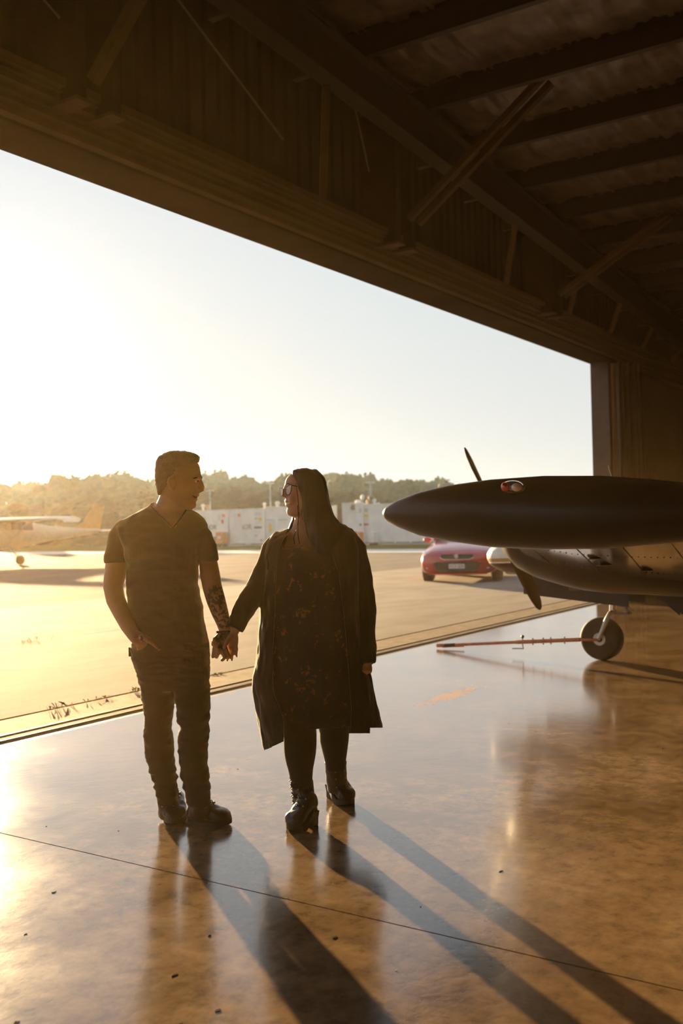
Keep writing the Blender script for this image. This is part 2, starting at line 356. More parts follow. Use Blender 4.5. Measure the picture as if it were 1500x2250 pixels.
# ================================================================== TWIN-ENGINE AIRCRAFT IN THE DOORWAY (axis along +Y, nose out)
black_p = mat('black_paint', (0.012, 0.009, 0.007), 0.3, spec=0.3)
belly_p = mat('polished_wing_skin', (0.68, 0.62, 0.54), 0.12, 1.0, nscale=1.5, col2=(0.5, 0.44, 0.37))
white_p = mat('white_paint', (0.82, 0.80, 0.76), 0.3, coat=0.6)
gold_p = mat('gold_stripe', (0.42, 0.25, 0.08), 0.3, coat=0.4)
rubber = mat('rubber', (0.018, 0.016, 0.014), 0.75, bump=0.2)
metal_l = mat('painted_gear_leg', (0.62, 0.60, 0.56), 0.35, 0.2)
chrome = mat('chrome', (0.75, 0.74, 0.72), 0.15, 1.0)
glass_d = mat('dark_glass', (0.02, 0.022, 0.025), 0.05, spec=0.8)
CX = 9.87
air = thing('aircraft', (CX, 2.0, 0), 'dark twin-engine aircraft with white nose, parked in the hangar doorway', 'aircraft')
def tankring(y, zc, h, w, n=32):
    return [Vector((4.86 - w * math.cos(t), y, zc + h * math.sin(t))) for t in [2 * math.pi * q / n for q in range(n)]]
outl = [(2.90, 1.482, .004), (2.886, 1.482, .028), (2.86, 1.481, .048), (2.79, 1.479, .080), (2.655, 1.474, .122), (2.46, 1.472, .155), (2.23, 1.466, .180), (1.93, 1.462, .190), (1.62, 1.456, .182), (1.40, 1.452, .160), (1.2, 1.445, .138), (0.9, 1.44, .098), (0.6, 1.435, .06), (0.35, 1.43, .028), (0.2, 1.43, .006)]
tank = MB().loft([tankring(y, z, h, h * 0.86 if h < .15 else .13 + (h - .15) * .86) for y, z, h in outl]).build('wing_tip_tank', black_p, air, smooth='all')
# navigation light set into the outer side of the tip tank
lx = 4.86 - .155
red_l = mat('red_lens', (0.55, 0.03, 0.02), 0.08, spec=0.8, coat=1); amb_l = mat('clear_lens', (0.75, 0.55, 0.42), 0.08, spec=0.8, coat=1)
lc = onx(1127, 1071, lx)
hx = Vector((0, 1, 0)); hz = Vector((0, 0, 1))
MB().ell(lc + Vector((.012, 0, 0)), hx * .068, Vector((.022, 0, 0)), hz * .036).build('light_recess', glass_d, tank, smooth='all')
MB().tube([lc + hx * .062 * math.cos(a) + hz * .034 * math.sin(a) + Vector((-.012, 0, 0)) for a in [math.radians(q) for q in range(20, 175, 12)]], .0035, 6).build('light_trim', chrome, tank, smooth=True)
p = onx(1111, 1070, lx); MB().ell(p + Vector((-.006, 0, 0)), hx * .024, Vector((.022, 0, 0)), hz * .026).build('red_lens', red_l, tank, smooth='all')
p = onx(1137, 1071, lx); MB().ell(p + Vector((-.012, 0, 0)), hx * .03, Vector((.024, 0, 0)), hz * .022).build('clear_lens', amb_l, tank, smooth='all')
# wings: airfoil sections (span position x, leading edge y, trailing edge y, z at leading edge, thickness)
def section(x, yl, yt, zl, t):
    inc = .14 - .11 * max(0, min(1, (abs(CX - x) - 2.4) / 2.6))
    c = yl - yt; up = [(0, 0), (.015, .28), (.06, .5), (.16, .75), (.32, .9), (.5, .82), (.75, .48), (1, .06)]
    dn = [(1, -.02), (.8, -.18), (.6, -.36), (.42, -.52), (.25, -.6), (.1, -.48), (.03, -.28)]
    return [Vector((x, yl - c * u, zl + t * v * .62 - c * u * inc)) for u, v in up + dn]
def halfwing(sg):
    X = lambda x: CX + sg * (CX - x)
    return [section(X(x), a, b, c, d) for x, a, b, c, d in ((4.86, 2.42, .75, 1.49, .19), (6.2, 2.78, .85, 1.35, .24), (7.5, 3.22, .95, 1.21, .30), (8.6, 3.3, .95, 1.12, .32), (9.75, 3.3, .95, 1.0, .34))]
wn = MB().loft(halfwing(-1)).build('wing', belly_p, air, smooth=True)
MB().loft(halfwing(1)).build('wing', belly_p, air, smooth=True)
# rivet rows and panel seams under the near wing
riv = MB(); seam = MB()
def under(x, y):
    secs = [(4.86, 2.42, .75, 1.49, .19), (6.2, 2.78, .85, 1.35, .24), (7.5, 3.22, .95, 1.21, .30)]
    for a, b in zip(secs, secs[1:]):
        if a[0] <= x <= b[0]:
            k = (x - a[0]) / (b[0] - a[0]); s = [p + (q - p) * k for p, q in zip(a, b)]
            pts = section(*s)[7:] + [section(*s)[0]]
            for p, q in zip(pts, pts[1:]):
                if min(p.y, q.y) <= y <= max(p.y, q.y): return Vector((x, y, p.z + (q.z - p.z) * (y - p.y) / (q.y - p.y + 1e-9)))
    return None
for fr in (.12, .3, .46, .62):
    for i in range(64):
        x = 4.95 + i * .04; k = (x - 4.86) / 2.64; y = (2.42 + .8 * k) - fr * (1.67 + .6 * k); p = under(x, y)
        if p: riv.ell(p, (.006, 0, 0), (0, .006, 0), (0, 0, .003), 6, 4)
for x in (5.5, 6.35, 7.2):
    for i in range(44):
        y = 1.3 + i * .04; p = under(x, y)
        if p: riv.ell(p, (.006, 0, 0), (0, .006, 0), (0, 0, .003), 6, 4)
riv.build('rivets', black_p, wn, kind='stuff')
for (x, y, r) in ((6.55, 2.25, .09), (6.9, 2.3, .1), (7.05, 2.05, .08)):
    p = under(x, y); MB().ell(p, (r, 0, 0), (0, r * .6, -r * .03), (0, 0, .004), 20, 4).build('inspection_cover', black_p, wn)
p = under(6.9, 1.75); MB().tube([p + Vector((0, 0, .01)), p - Vector((0, 0, .06))], .006, 8).build('fuel_drain', chrome, wn)
# nacelle on each side
def nacelle(sg):
    X0 = CX + sg * (CX - 8.05)
    ro = [(3.56, 1.36, .05, .05), (3.54, 1.33, .19, .20), (3.46, 1.29, .27, .22), (3.40, 1.26, .31, .25), (3.23, 1.22, .35, .29), (3.0, 1.19, .38, .32), (2.83, 1.17, .39, .335), (2.62, 1.15, .39, .335), (2.33, 1.12, .39, .31), (1.9, 1.09, .38, .30), (1.4, 1.07, .34, .26), (.9, 1.07, .26, .2), (.5, 1.1, .12, .1), (.3, 1.12, .01, .01)]
    rings = []
    for y, zc, w, h in ro:
        rings.append([Vector((X0 + math.copysign(abs(math.cos(t)) ** .8, math.cos(t)) * w, y, zc + math.copysign(abs(math.sin(t)) ** .85, math.sin(t)) * h)) for t in [2 * math.pi * q / 32 for q in range(32)]])
    n = MB().loft(rings).build('engine_nacelle', black_p, air, smooth='all')
    MB().box((X0 - .012, 2.9, 0.83), (X0 + .012, 3.0, .86)).build('nacelle_seam', steel_dark, n)
    pr = MB().lathe((X0, 3.55, 1.362), (0, 1, 0), [(0, .15), (.06, .15), (.16, .12), (.26, .07), (.31, .01)], 20).build('spinner', chrome, air, smooth='all')
    for tip in ((7.356, 2.027), (8.904, .588)):
        d = Vector((tip[0] - 8.074, 0, tip[1] - 1.362)); L = d.length; d.normalize(); d.x *= 1; rings = []
        for k, (c, tw, th) in ((.06, (.04, 65, .03)), (.16, (.05, 50, .026)), (.35, (.07, 35, .02)), (.6, (.075, 24, .014)), (.82, (.066, 18, .01)), (.94, (.048, 16, .007)), (.985, (.028, 16, .005)), (1.0, (.012, 16, .003))):
            a = math.radians(tw); side = Vector((0, 1, 0)).cross(d); ch = side * math.cos(a) + Vector((0, 1, 0)) * math.sin(a); nn = ch.cross(d)
            o = Vector((X0 + .024, 3.6, 1.362)) + d * L * k
            rings.append([o + ch * c * math.cos(t) + nn * th * math.sin(t) for t in [2 * math.pi * q / 14 for q in range(14)]])
        MB().loft(rings).build('propeller_blade', black_p, pr, smooth=True)
for sg in (-1, 1): nacelle(sg)
# fuselage: black underside, white upper nose with gold and white stripes
fz = [(4.58, 1.05, .01, .01), (4.565, 1.05, .06, .055), (4.53, 1.05, .11, .095), (4.45, 1.055, .17, .145), (4.33, 1.06, .23, .19), (4.15, 1.08, .30, .235), (3.9, 1.10, .38, .29), (3.5, 1.12, .47, .36), (3.0, 1.13, .55, .43), (2.5, 1.14, .6, .49)]
cab = [(2.2, 1.2, .62, .56), (1.7, 1.33, .63, .70), (1.0, 1.36, .63, .75), (0, 1.37, .62, .75), (-1, 1.36, .56, .7), (-2.2, 1.36, .42, .54), (-3.6, 1.38, .25, .34), (-4.6, 1.42, .12, .2), (-4.9, 1.44, .03, .08)]
def fring(y, zc, w, h, n=40): return [Vector((CX + math.copysign(abs(math.cos(t)) ** .85, math.cos(t)) * w, y, zc + math.copysign(abs(math.sin(t)) ** .9, math.sin(t)) * h)) for t in [2 * math.pi * q / n for q in range(n)]]
fus = MB().loft([fring(*r) for r in fz + cab]); fm = fus.mesh('fuselage', origin(air))
for m in (black_p, white_p, gold_p): fm.materials.append(m)
# finer split of the nose into paint bands by height
bm = bmesh.new(); bm.from_mesh(fm)
for zz in (1.078, 1.093, 1.13):
    bmesh.ops.bisect_plane(bm, geom=bm.verts[:] + bm.edges[:] + bm.faces[:], plane_co=(0, 0, zz), plane_no=(0, .04, 1))
for f in bm.faces:
    c = f.calc_center_median(); h = c.z + .04 * c.y
    f.material_index = 1 if h > 1.13 or 1.078 < h < 1.093 else (2 if h > 1.093 else 0)
bm.to_mesh(fm); bm.free()
fo = link('fuselage', fm, None, air, 'all')
MB().loft([fring(y, z, w, h) for y, z, w, h in ((2.18, 1.62, .35, .12), (1.9, 1.7, .5, .26), (1.62, 1.74, .565, .32))]).build('windshield', glass_d, fo, smooth=True)
for sg in (-1, 1):
    for y in (1.1, .35, -.4):
        MB().obox((CX + sg * .60, y, 1.66), (.02, 0, 0), (0, .25, 0), (sg * -.035, 0, .15)).build('cabin_window', glass_d, fo, bevel=.02)
MB().loft([[Vector((CX, yl, z)), Vector((CX + t, (yl + yt) / 2, z)), Vector((CX, yt, z)), Vector((CX - t, (yl + yt) / 2, z))] for z, yl, yt, t in ((1.5, -3.2, -4.9, .06), (2.9, -4.3, -5.2, .03))]).build('tail_fin', white_p, air)
for sg in (-1, 1):
    MB().loft([[Vector((CX + sg * x, yl, 1.5)), Vector((CX + sg * x, (yl + yt) / 2, 1.5 + t)), Vector((CX + sg * x, yt, 1.5)), Vector((CX + sg * x, (yl + yt) / 2, 1.5 - t))] for x, yl, yt, t in ((.05, -3.9, -4.9, .06), (2.4, -4.2, -4.85, .03))]).build('tailplane', white_p, air)
# nose gear, its long door and the main legs
nw = onx(1322, 1406, CX); nw.z = .217
def wheel(c, r, w, name='nose_wheel', par=air, hubm=metal_l):
    c = Vector(c)
    t = MB().lathe(c - Vector((w / 2, 0, 0)), (1, 0, 0), [(0, r * .55), (0, r * .8), (w * .1, r * .93), (w * .28, r * .99), (w * .5, r), (w * .72, r * .99), (w * .9, r * .93), (w, r * .8), (w, r * .55)], 36).build(name, rubber, par, smooth=True)
    MB().lathe(c - Vector((w * .46, 0, 0)), (1, 0, 0), [(0, r * .14), (-.01, r * .14), (-.012, r * .28), (.008, r * .36), (.0, r * .5), (.012, r * .56), (w * .9, r * .56)], 28).build('wheel_hub', hubm, t, smooth=True)
    for q in range(6):
        a = q * math.pi / 3; MB().ell(c + Vector((-w * .5, math.cos(a) * r * .3, math.sin(a) * r * .3)), (.006, 0, 0), (0, .009, 0), (0, 0, .009), 8, 5).build('wheel_bolt', steel_dark, t)
    return t
wheel(nw, .217, .16)
top = onx(1350, 1322, CX)
MB().tube([nw + Vector((-.115, 0, 0)), nw + Vector((-.12, -.03, .06)), nw + Vector((-.115, -.09, .2)), nw + Vector((-.08, -.115, .26)), nw + Vector((0, -.12, .27))], [.02, .021, .024, .026, .03], 12).build('gear_fork', metal_l, air, smooth=True)
MB().tube([nw + Vector((0, -.12, .25)), nw + Vector((0, -.14, .5))], [.04, .042], 16).build('gear_strut', chrome, air, smooth=True)
for a, b in ((( -.03, -.17, .42), (-.03, -.30, .27)), ((-.03, -.30, .265), (-.03, -.14, .265)), ((.03, -.17, .42), (.03, -.30, .27)), ((.03, -.30, .265), (.03, -.14, .265))):
    MB().bar(nw + Vector(a), nw + Vector(b), .018, .03).build('torque_link', steel_worn, air)
MB().tube([nw + Vector((-.13, 0, 0)), nw + Vector((.13, 0, 0))], .014, 10).build('axle', steel_worn, air)
d0, d1, d2, d3 = onx(1150, 1282, 9.58), onx(1150, 1305, 9.58), onx(1380, 1334, 9.58), onx(1380, 1290, 9.58)
MB().prism([d0 + Vector((0, 0, .1)), d1, d2, d3 + Vector((0, 0, .1))], (.014, 0, 0)).build('nose_gear_door', black_p, air)
MB().prism([d0 + Vector((.55, 0, .1)), d1 + Vector((.55, 0, 0)), d2 + Vector((.55, 0, 0)), d3 + Vector((.55, 0, .1))], (.014, 0, 0)).build('nose_gear_door', black_p, air)
MB().tube([d2 + Vector((-.01, .02, .0)), d2 + Vector((-.02, .02, -.025))], .008, 8).build('door_hinge', steel_worn, air)
for sg in (-1, 1):
    gx = CX + sg * 1.95
    wheel((gx, 1.15, .25), .25, .18, 'main_wheel')
    MB().tube([(gx + .05 * sg, 1.15, .25), (gx - .0 * sg, 1.2, .6), (gx, 1.25, 1.0)], [.035, .045, .05], 14).build('main_gear_leg', metal_l, air, smooth=True)
    # inboard flap hanging down behind the nacelle
    f0 = Vector((CX + sg * 1.1, 1.25, .92)); f1 = Vector((CX + sg * 3.6, 1.25, 1.05))
    MB().prism([f0, f1, f1 + Vector((0, -.42, -.24)), f0 + Vector((0, -.42, -.24))], (0, .02, .03)).build('flap', black_p, air)
# open main gear door, the dark ragged-edged panel below the near nacelle
q0, q1 = onx(1428, 1300, 8.3), onx(1520, 1362, 8.3)
MB().prism([q0, onx(1452, 1318, 8.3), onx(1492, 1352, 8.3), onx(1494, 1347, 8.3), q1, onx(1620, 1380, 8.3), onx(1640, 1300, 8.3)], (.02, 0, 0)).build('main_gear_door', black_p, air)

# tow bar clipped to the nose wheel
orange_p = mat('orange_paint', (0.55, 0.17, 0.04), 0.45, coat=.2, col2=(0.38, 0.10, 0.03), nscale=20)
tb0 = gnd(964, 1425); tb0.z = .035; tb1 = Vector((CX - .13, nw.y + .18, nw.z - .005))
tow = thing('tow_bar', (tb0.x, tb0.y, 0), 'thin orange tow bar clipped to the aircraft nose wheel', 'tow bar')
dv = tb1 - tb0
MB().tube([tb0, tb0 + dv * .6], .017, 12).build('handle_tube', orange_p, tow, smooth=True)
MB().tube([tb0 + dv * .58, tb1], .021, 12).build('socket_tube', orange_p, tow, smooth=True)
MB().tube([tb0 - dv * .012, tb0 + dv * .03], .022, 12).build('end_cap', orange_p, tow, smooth=True)
MB().tube([tb0 + dv * .045, tb0 + dv * .13], .0185, 12).build('grip', rubber, tow, smooth=True)
MB().bar(tb0 + dv * .03 + Vector((0, 0, -.02)), tb0 + dv * .16 + Vector((.12, 0, -.03)), .03, .012).build('stand_foot', orange_p, tow)
cl = tb0 + dv * .62
MB().tube([cl + Vector((0, 0, .05)), cl + Vector((0, 0, -.05)), cl + Vector((0, -.01, -.07)), cl + Vector((-.0, .12, -.075))], .006, 8).build('locking_pin', steel_worn, tow, smooth=True)
MB().ell(cl + Vector((0, 0, .055)), (.018, 0, 0), (0, .018, 0), (0, 0, .02)).build('pin_knob', steel_worn, tow, smooth=True)
for k in (.69, .76, .81, .9):
    c = tb0 + dv * k; MB().tube([c + Vector((0, 0, .036)), c - Vector((0, 0, .036))], .007, 8).build('clamp_bolt', steel_worn, tow)
MB().tube([tb1 + Vector((0, 0, 0)), Vector((CX - .16, nw.y + .05, nw.z)), Vector((CX - .14, nw.y, nw.z))], .013, 8).build('yoke_arm', orange_p, tow, smooth=True)
MB().tube([tb1 + Vector((0, 0, 0)), Vector((CX + .14, nw.y + .24, nw.z)), Vector((CX + .16, nw.y, nw.z))], .013, 8).build('yoke_arm', orange_p, tow, smooth=True)

# ================================================================== RED SALOON CAR outside (local frame: +x forward, root rotated)
red_p = mat('red_car_paint', (0.46, 0.016, 0.022), 0.25, 0.15, spec=0.6, coat=1.0)
blk_pl = mat('black_plastic', (0.02, 0.018, 0.017), 0.5)
lamp_gl = mat('headlamp_glass', (0.62, 0.60, 0.55), 0.08, 0.4, coat=1.0)
plate_m = mat('number_plate', (0.72, 0.72, 0.70), 0.45)
car = thing('car', (23.55, 11.42, 0), 'red four-door saloon car parked on the concrete apron outside', 'car', rotz=math.radians(198))
def carb(mb, name, m, parent=None, smooth=False, bevel=0.0):   # local coordinates
    return link(name, mb.mesh(name), m, parent or car, smooth, bevel)
def cring(x, w, zb, zt, wt, crown):
    pts = []   # half profile from bottom centre up the side to the top centre
    hs = [(0, zb), (w * .75, zb), (w * .95, zb + .05), (w, zb + .18), (w * 1.0, zb + (zt - zb) * .55), (w * .965, zb + (zt - zb) * .8), (wt, zt - .03), (wt * .85, zt), (wt * .5, zt + crown * .8), (0, zt + crown)]
    for y, z in hs: pts.append((x, -y, z))
    for y, z in reversed(hs[1:-1]): pts.append((x, y, z))
    return [Vector(p) for p in pts]
body = [(2.42, .50, .30, .56, .46, .0), (2.40, .68, .26, .64, .60, .005), (2.33, .82, .22, .70, .68, .01), (2.2, .895, .2, .755, .72, .02), (2.0, .93, .2, .81, .74, .03), (1.6, .945, .2, .88, .76, .04), (1.1, .95, .2, .95, .78, .04), (.85, .95, .2, .98, .80, .03), (0, .95, .2, .99, .86, .02), (-1.2, .95, .2, 1.0, .86, .02), (-1.7, .95, .2, 1.04, .8, .03), (-2.2, .92, .24, 1.06, .76, .03), (-2.42, .84, .3, 1.0, .68, .02), (-2.47, .7, .4, .9, .5, 0)]
carb(MB().loft([cring(*r) for r in body]), 'body_shell', red_p, smooth='all')
cabin = [(.95, .80, .93, 1.0, .74, .0), (.35, .80, .93, 1.33, .60, .03), (0.0, .80, .93, 1.42, .58, .035), (-.7, .80, .93, 1.43, .57, .035), (-1.3, .80, .95, 1.33, .56, .03), (-1.85, .78, .98, 1.06, .66, .0)]
def gring(x, w, zb, zt, wt, cr):
    h = [(0, zb), (w, zb), (w * .98, zb + .03), (wt + .03, zt - .06), (wt, zt - .02), (wt * .6, zt + cr * .7), (0, zt + cr)]
    return [Vector((x, -y, z)) for y, z in h] + [Vector((x, y, z)) for y, z in reversed(h[1:-1])]
gh = carb(MB().loft([gring(*r) for r in cabin]), 'glasshouse', glass_d, smooth=True)
carb(MB().loft([[Vector((x, y, z)) for y, z in ((-w, z0 - .04), (-w * .6, z0), (0, z0 + .012), (w * .6, z0), (w, z0 - .04))] for x, w, z0 in ((.3, .6, 1.355), (0, .6, 1.458), (-.7, .59, 1.468), (-1.3, .58, 1.365))], cap=False, close=False), 'roof_panel', red_p, smooth=True)
for sg in (-1, 1):
    for a, b in (((.95, .77, 1.0), (.33, .62, 1.35)), ((-.15, .82, .98), (-.2, .6, 1.41)), ((-1.3, .6, 1.33), (-1.9, .72, 1.05))):
        carb(MB().bar((a[0], sg * a[1], a[2]), (b[0], sg * b[1], b[2]), .06, .08), 'pillar', red_p)
    carb(MB().ell((.62, sg * 1.02, 1.0), (.08, 0, 0), (0, .11, 0), (0, 0, .075)), 'door_mirror', red_p, smooth='all')
    # headlamp: swept lens wrapping the corner
    hl = MB().loft([[Vector((x, sg * y, z)) for x, y, z in r] for r in (((2.345, .46, .60), (2.36, .46, .615), (2.35, .46, .635), (2.335, .46, .63)), ((2.335, .60, .585), (2.35, .60, .62), (2.315, .60, .69), (2.29, .60, .66)), ((2.25, .75, .59), (2.27, .76, .64), (2.2, .74, .73), (2.17, .73, .69)), ((2.1, .86, .62), (2.12, .87, .67), (2.03, .84, .755), (2.0, .83, .72)), ((1.95, .91, .69), (1.95, .91, .71), (1.93, .9, .745), (1.92, .9, .73)))])
    h = carb(hl, 'headlamp', lamp_gl, smooth=True)
    carb(MB().ell((2.29, sg * .66, .645), (.03, 0, 0), (0, .055, 0), (0, 0, .04)), 'lamp_projector', glass_d, h, smooth='all')
    fg = carb(MB().prism([(2.36, sg * .62, .30), (2.28, sg * .84, .33), (2.27, sg * .84, .40), (2.37, sg * .60, .385)], (.02, 0, 0)), 'fog_lamp_recess', blk_pl)
    carb(MB().ell((2.36, sg * .7, .345), (.02, 0, 0), (0, .07, 0), (0, 0, .016)), 'running_light', lamp_gl, fg, smooth='all')
    for xw in (1.45, -1.46):
        tw = carb(MB().lathe((xw, sg * .72, .335), (0, sg, 0), [(0, .2), (0, .29), (.02, .325), (.06, .335), (.16, .335), (.2, .325), (.222, .29), (.222, .22)], 32), 'wheel', rubber, smooth=True)
        carb(MB().lathe((xw, sg * .72, .335), (0, sg, 0), [(.03, .22), (.20, .225), (.215, .21), (.17, .19), (.16, .08), (.2, .05), (.2, .01)], 24), 'wheel_rim', mat('alloy_rim', (.45, .44, .43), .3, .9), tw, smooth=True)
        carb(MB().lathe((xw, sg * .86, .36), (0, sg, 0), [(0, .39), (.088, .39), (.088, .375), (0, .375)], 28), 'wheel_arch', blk_pl)
gr = carb(MB().prism([(2.37, -.40, .60), (2.40, -.3, .555), (2.40, .3, .555), (2.37, .40, .60), (2.36, .38, .675), (2.36, -.38, .675)], (.045, 0, .0)), 'upper_grille', blk_pl, bevel=.01)
for z in (.585, .61, .635, .66): carb(MB().box((2.4, -.34, z - .004), (2.425, .34, z + .004)), 'grille_bar', mat('grille_bar_grey', (.07, .07, .07), .3, .5), gr)
lg = carb(MB().prism([(2.385, -.56, .47), (2.40, -.50, .30), (2.41, -.4, .26), (2.41, .4, .26), (2.40, .50, .30), (2.385, .56, .47), (2.385, .5, .505), (2.385, -.5, .505)], (.035, 0, 0)), 'lower_grille', blk_pl, bevel=.01)
for z in (.30, .35, .40, .45): carb(MB().box((2.42, -.46, z - .004), (2.43, .46, z + .004)), 'grille_bar', MATS['grille_bar_grey'], lg)
carb(MB().tube([(2.41, -.40, .60), (2.435, -.3, .552), (2.445, 0, .548), (2.435, .3, .552), (2.41, .40, .60)], .008, 8), 'grille_trim', chrome, smooth=True)
em = carb(MB().lathe((2.43, 0, .63), (1, 0, 0), [(0, .066), (.02, .066), (.024, .06), (.024, .001)], 28), 'emblem', mat('emblem_field', (.30, .30, .31), .25, .9), smooth=True)
lion = [(-.035, -.04), (-.01, -.045), (.02, -.04), (.04, -.02), (.03, -.005), (.042, .02), (.02, .045), (.0, .05), (-.02, .035), (-.012, .015), (-.035, .01), (-.02, -.01), (-.045, -.02)]
carb(MB().prism([(2.452, y, .63 + z) for y, z in lion], (.008, 0, 0)), 'emblem_relief', chrome, em)
pl = carb(MB().box((2.44, -.19, .335), (2.452, .19, .445)), 'number_plate', plate_m, bevel=.004)
tm = text_mesh('1CV 2DI', (2.454, 0, .39), (0, 1, 0), (0, 0, 1), .095, .004); carb(tm, 'plate_lettering', mat('plate_ink', (.10, .10, .11), .5), pl)
carb(MB().prism([(2.40, -.7, .2), (2.44, -.5, .19), (2.45, 0, .185), (2.44, .5, .19), (2.40, .7, .2), (2.3, .7, .2), (2.3, -.7, .2)], (0, 0, .035)), 'splitter', red_p)
carb(MB().prism([(2.36, -.60, .50), (2.43, -.4, .51), (2.445, 0, .512), (2.43, .4, .51), (2.36, .60, .50), (2.3, .6, .5), (2.3, -.6, .5)], (0, 0, .05)), 'bumper_bar', red_p, smooth=True, bevel=.012)

# ================================================================== FAR APRON: tank containers, masts, trees, parked light aircraft
cont_w = mat('container_white', (0.74, 0.74, 0.72), 0.5, col2=(0.62, 0.62, 0.60), nscale=1.2)
ink = mat('container_ink', (0.16, 0.17, 0.19), 0.6)
lam = dict(orange=mat('sign_orange', (.65, .20, .04), .5), yellow=mat('sign_yellow', (.62, .42, .05), .5), grey=mat('sign_grey', (.45, .46, .47), .6), red=mat('sign_red', (.62, .12, .10), .5), dark=mat('sign_dark', (.12, .12, .13), .6), pale=mat('sign_pale', (.68, .68, .66), .6))
CXF = 58.6
def yz(px, py, X=CXF): p = onx(px, py, X); return p.y, p.z
def container(label, px0, px1, ztop, legs=True, depth=2.4):
    y1, _ = yz(px0, 1150); y0, _ = yz(px1, 1150)
    t = thing('tank_container', (CXF + depth / 2, (y0 + y1) / 2, 0.04), label, 'container', 'white fuel tank containers')
    zb = .22 if legs else .06
    MB().box((CXF, y0 + .05, zb), (CXF + depth, y1 - .05, ztop)).build('tank_shell', cont_w, t, bevel=.12)
    for yy in (y0 + .09, y1 - .09):
        for xx in (CXF - .01, CXF + depth - .15): MB().box((xx, yy - .08, .04), (xx + .16, yy + .08, ztop + .05)).build('corner_post', cont_w, t)
    for z in (zb + .06, ztop - .02): MB().box((CXF - .03, y0 + .1, z - .07), (CXF + .05, y1 - .1, z + .07)).build('side_rail', cont_w, t)
    MB().box((CXF - .02, y0, .045), (CXF + depth, y1, .1)).build('skid', cont_w, t)
    n = max(2, int((y1 - y0) / 1.15))
    for i in range(n + 1):
        yy = y0 + .1 + (y1 - y0 - .2) * i / n; MB().box((CXF - .02, yy - .06, .05), (CXF + .06, yy + .06, zb + .05)).build('skid_leg', cont_w, t)
    return t
def sign(t, px, py, wpx, hpx, m, name='placard', X=CXF):
    y, z = yz(px, py); s = X / math.cos(YAW) / F_PX * 1.0
    w, h = abs(yz(px - wpx / 2, py)[0] - yz(px + wpx / 2, py)[0]), abs(yz(px, py - hpx / 2)[1] - yz(px, py + hpx / 2)[1])
    return MB().box((CXF - .04, y - w / 2, z - h / 2), (CXF - .012, y + w / 2, z + h / 2)).build(name, lam[m] if isinstance(m, str) else m, t)
def letters(t, txt, px, py, hpx):
    y, z = yz(px, py); h = abs(yz(px, py - hpx / 2)[1] - yz(px, py + hpx / 2)[1])
    text_mesh(txt, (CXF - .045, y, z), (0, -1, 0), (0, 0, 1), h * 1.35, .02).build('lettering', ink, t)
c1 = container('white fuel tank container with orange box hung on its side', 405, 501.5, 2.78)
letters(c1, 'iOR', 467, 1159, 11); sign(c1, 491, 1133, 6, 7, 'orange'); sign(c1, 489, 1146, 4, 9, 'red'); sign(c1, 481, 1137, 5, 14, 'pale'); sign(c1, 449, 1142, 4, 12, 'yellow')
c2 = container('white fuel tank container with lettering and a column of placards', 503.5, 582, 2.78)
letters(c2, 'iOR', 543, 1158, 12); sign(c2, 525.5, 1132, 6, 7, 'orange'); sign(c2, 517, 1134, 8, 10, 'pale'); sign(c2, 523, 1143, 16, 2.5, 'pale')
for a in ((567, 1127, 14, 2.5, 'grey'), (567, 1131, 14, 2.5, 'grey'), (563, 1139, 6, 5, 'grey'), (571.5, 1140.5, 7, 7, 'yellow'), (567, 1149, 12, 2, 'pale'), (567, 1159, 16, 4.5, 'dark'), (567, 1167, 14, 2, 'pale'), (567, 1171, 14, 2, 'pale'), (563, 1177, 7, 4, 'grey'), (574.5, 1187, 4, 4, 'red')): sign(c2, *a)
c3 = container('white pump container with a recessed doorway and yellow board', 584, 700, 2.86)
sign(c3, 594.5, 1160, 6.5, 19, 'yellow'); sign(c3, 592, 1142, 15, 2, 'grey'); sign(c3, 622, 1142, 20, 2, 'grey')
MB().box((CXF - .03, yz(605, 1150)[0], .3), (CXF - .01, yz(586, 1150)[0], 2.0)).build('door', mat('pale_blue_door', (.60, .66, .68), .5), c3)
c4 = container('white equipment container with an open bracket frame at its top', 752, 796, 2.95)
for a, b, c, d in ((754, 1106, 786, 1106), (754, 1123, 786, 1123), (762, 1106, 770, 1123), (772, 1106, 764, 1123), (782, 1106, 782, 1123)):
    p, q = onx(a, b, CXF - .06), onx(c, d, CXF - .06); MB().bar(p, q, .09, .09).build('bracket_bar', cont_w, c4)
wy0, wz0 = yz(784, 1121); wy1, wz1 = yz(768, 1108)
MB().box((CXF - .03, wy0, wz0), (CXF - .005, wy1, wz1)).build('bracket_shade_panel', mat('painted_opening_shade', (.16, .15, .12), .8), c4)  # flat dark panel, its colour stands in for shade inside the frame
c5 = container('long white horizontal fuel tank on a skid with posts', 797.5, 1010, 2.80)
for a in ((804.5, 1121, 8, 9, 'grey'), (804.5, 1133.5, 8.5, 6.5, 'yellow'), (804.5, 1143, 8, 5, 'pale'), (804.5, 1152, 10, 5.5, 'red'), (804, 1163, 9, 5, 'pale')): sign(c5, *a)
sign(c4, 792, 1122, 4, 9, 'grey'); sign(c4, 792, 1153, 4, 4, 'dark')
def mast(px, pytop, zb, label, X=CXF + .6, r=.045):
    y = onx(px, 1110, X).y; z = onx(px, pytop, X).z
    t = thing('lamp_mast', (X, y, zb), label, 'mast'); MB().tube([(X, y, zb), (X, y, z)], [r, r * .6], 8).build('pole', cont_w, t); return t, y, z, X
for px, pt, lb in ((461.5, 1078, 'thin pale mast standing on the iOR container beside the man'), (594, 1062, 'tall pale mast on the pump container beside the woman'), (814, 1060, 'thin pale mast rising from the long horizontal tank')):
    t, y, z, X = mast(px, pt, 2.785 if px != 594 else 2.865, lb); MB().box((X - .1, y - .3, z - .03), (X + .1, y + .3, z + .03)).build('lamp_head', cont_w, t)
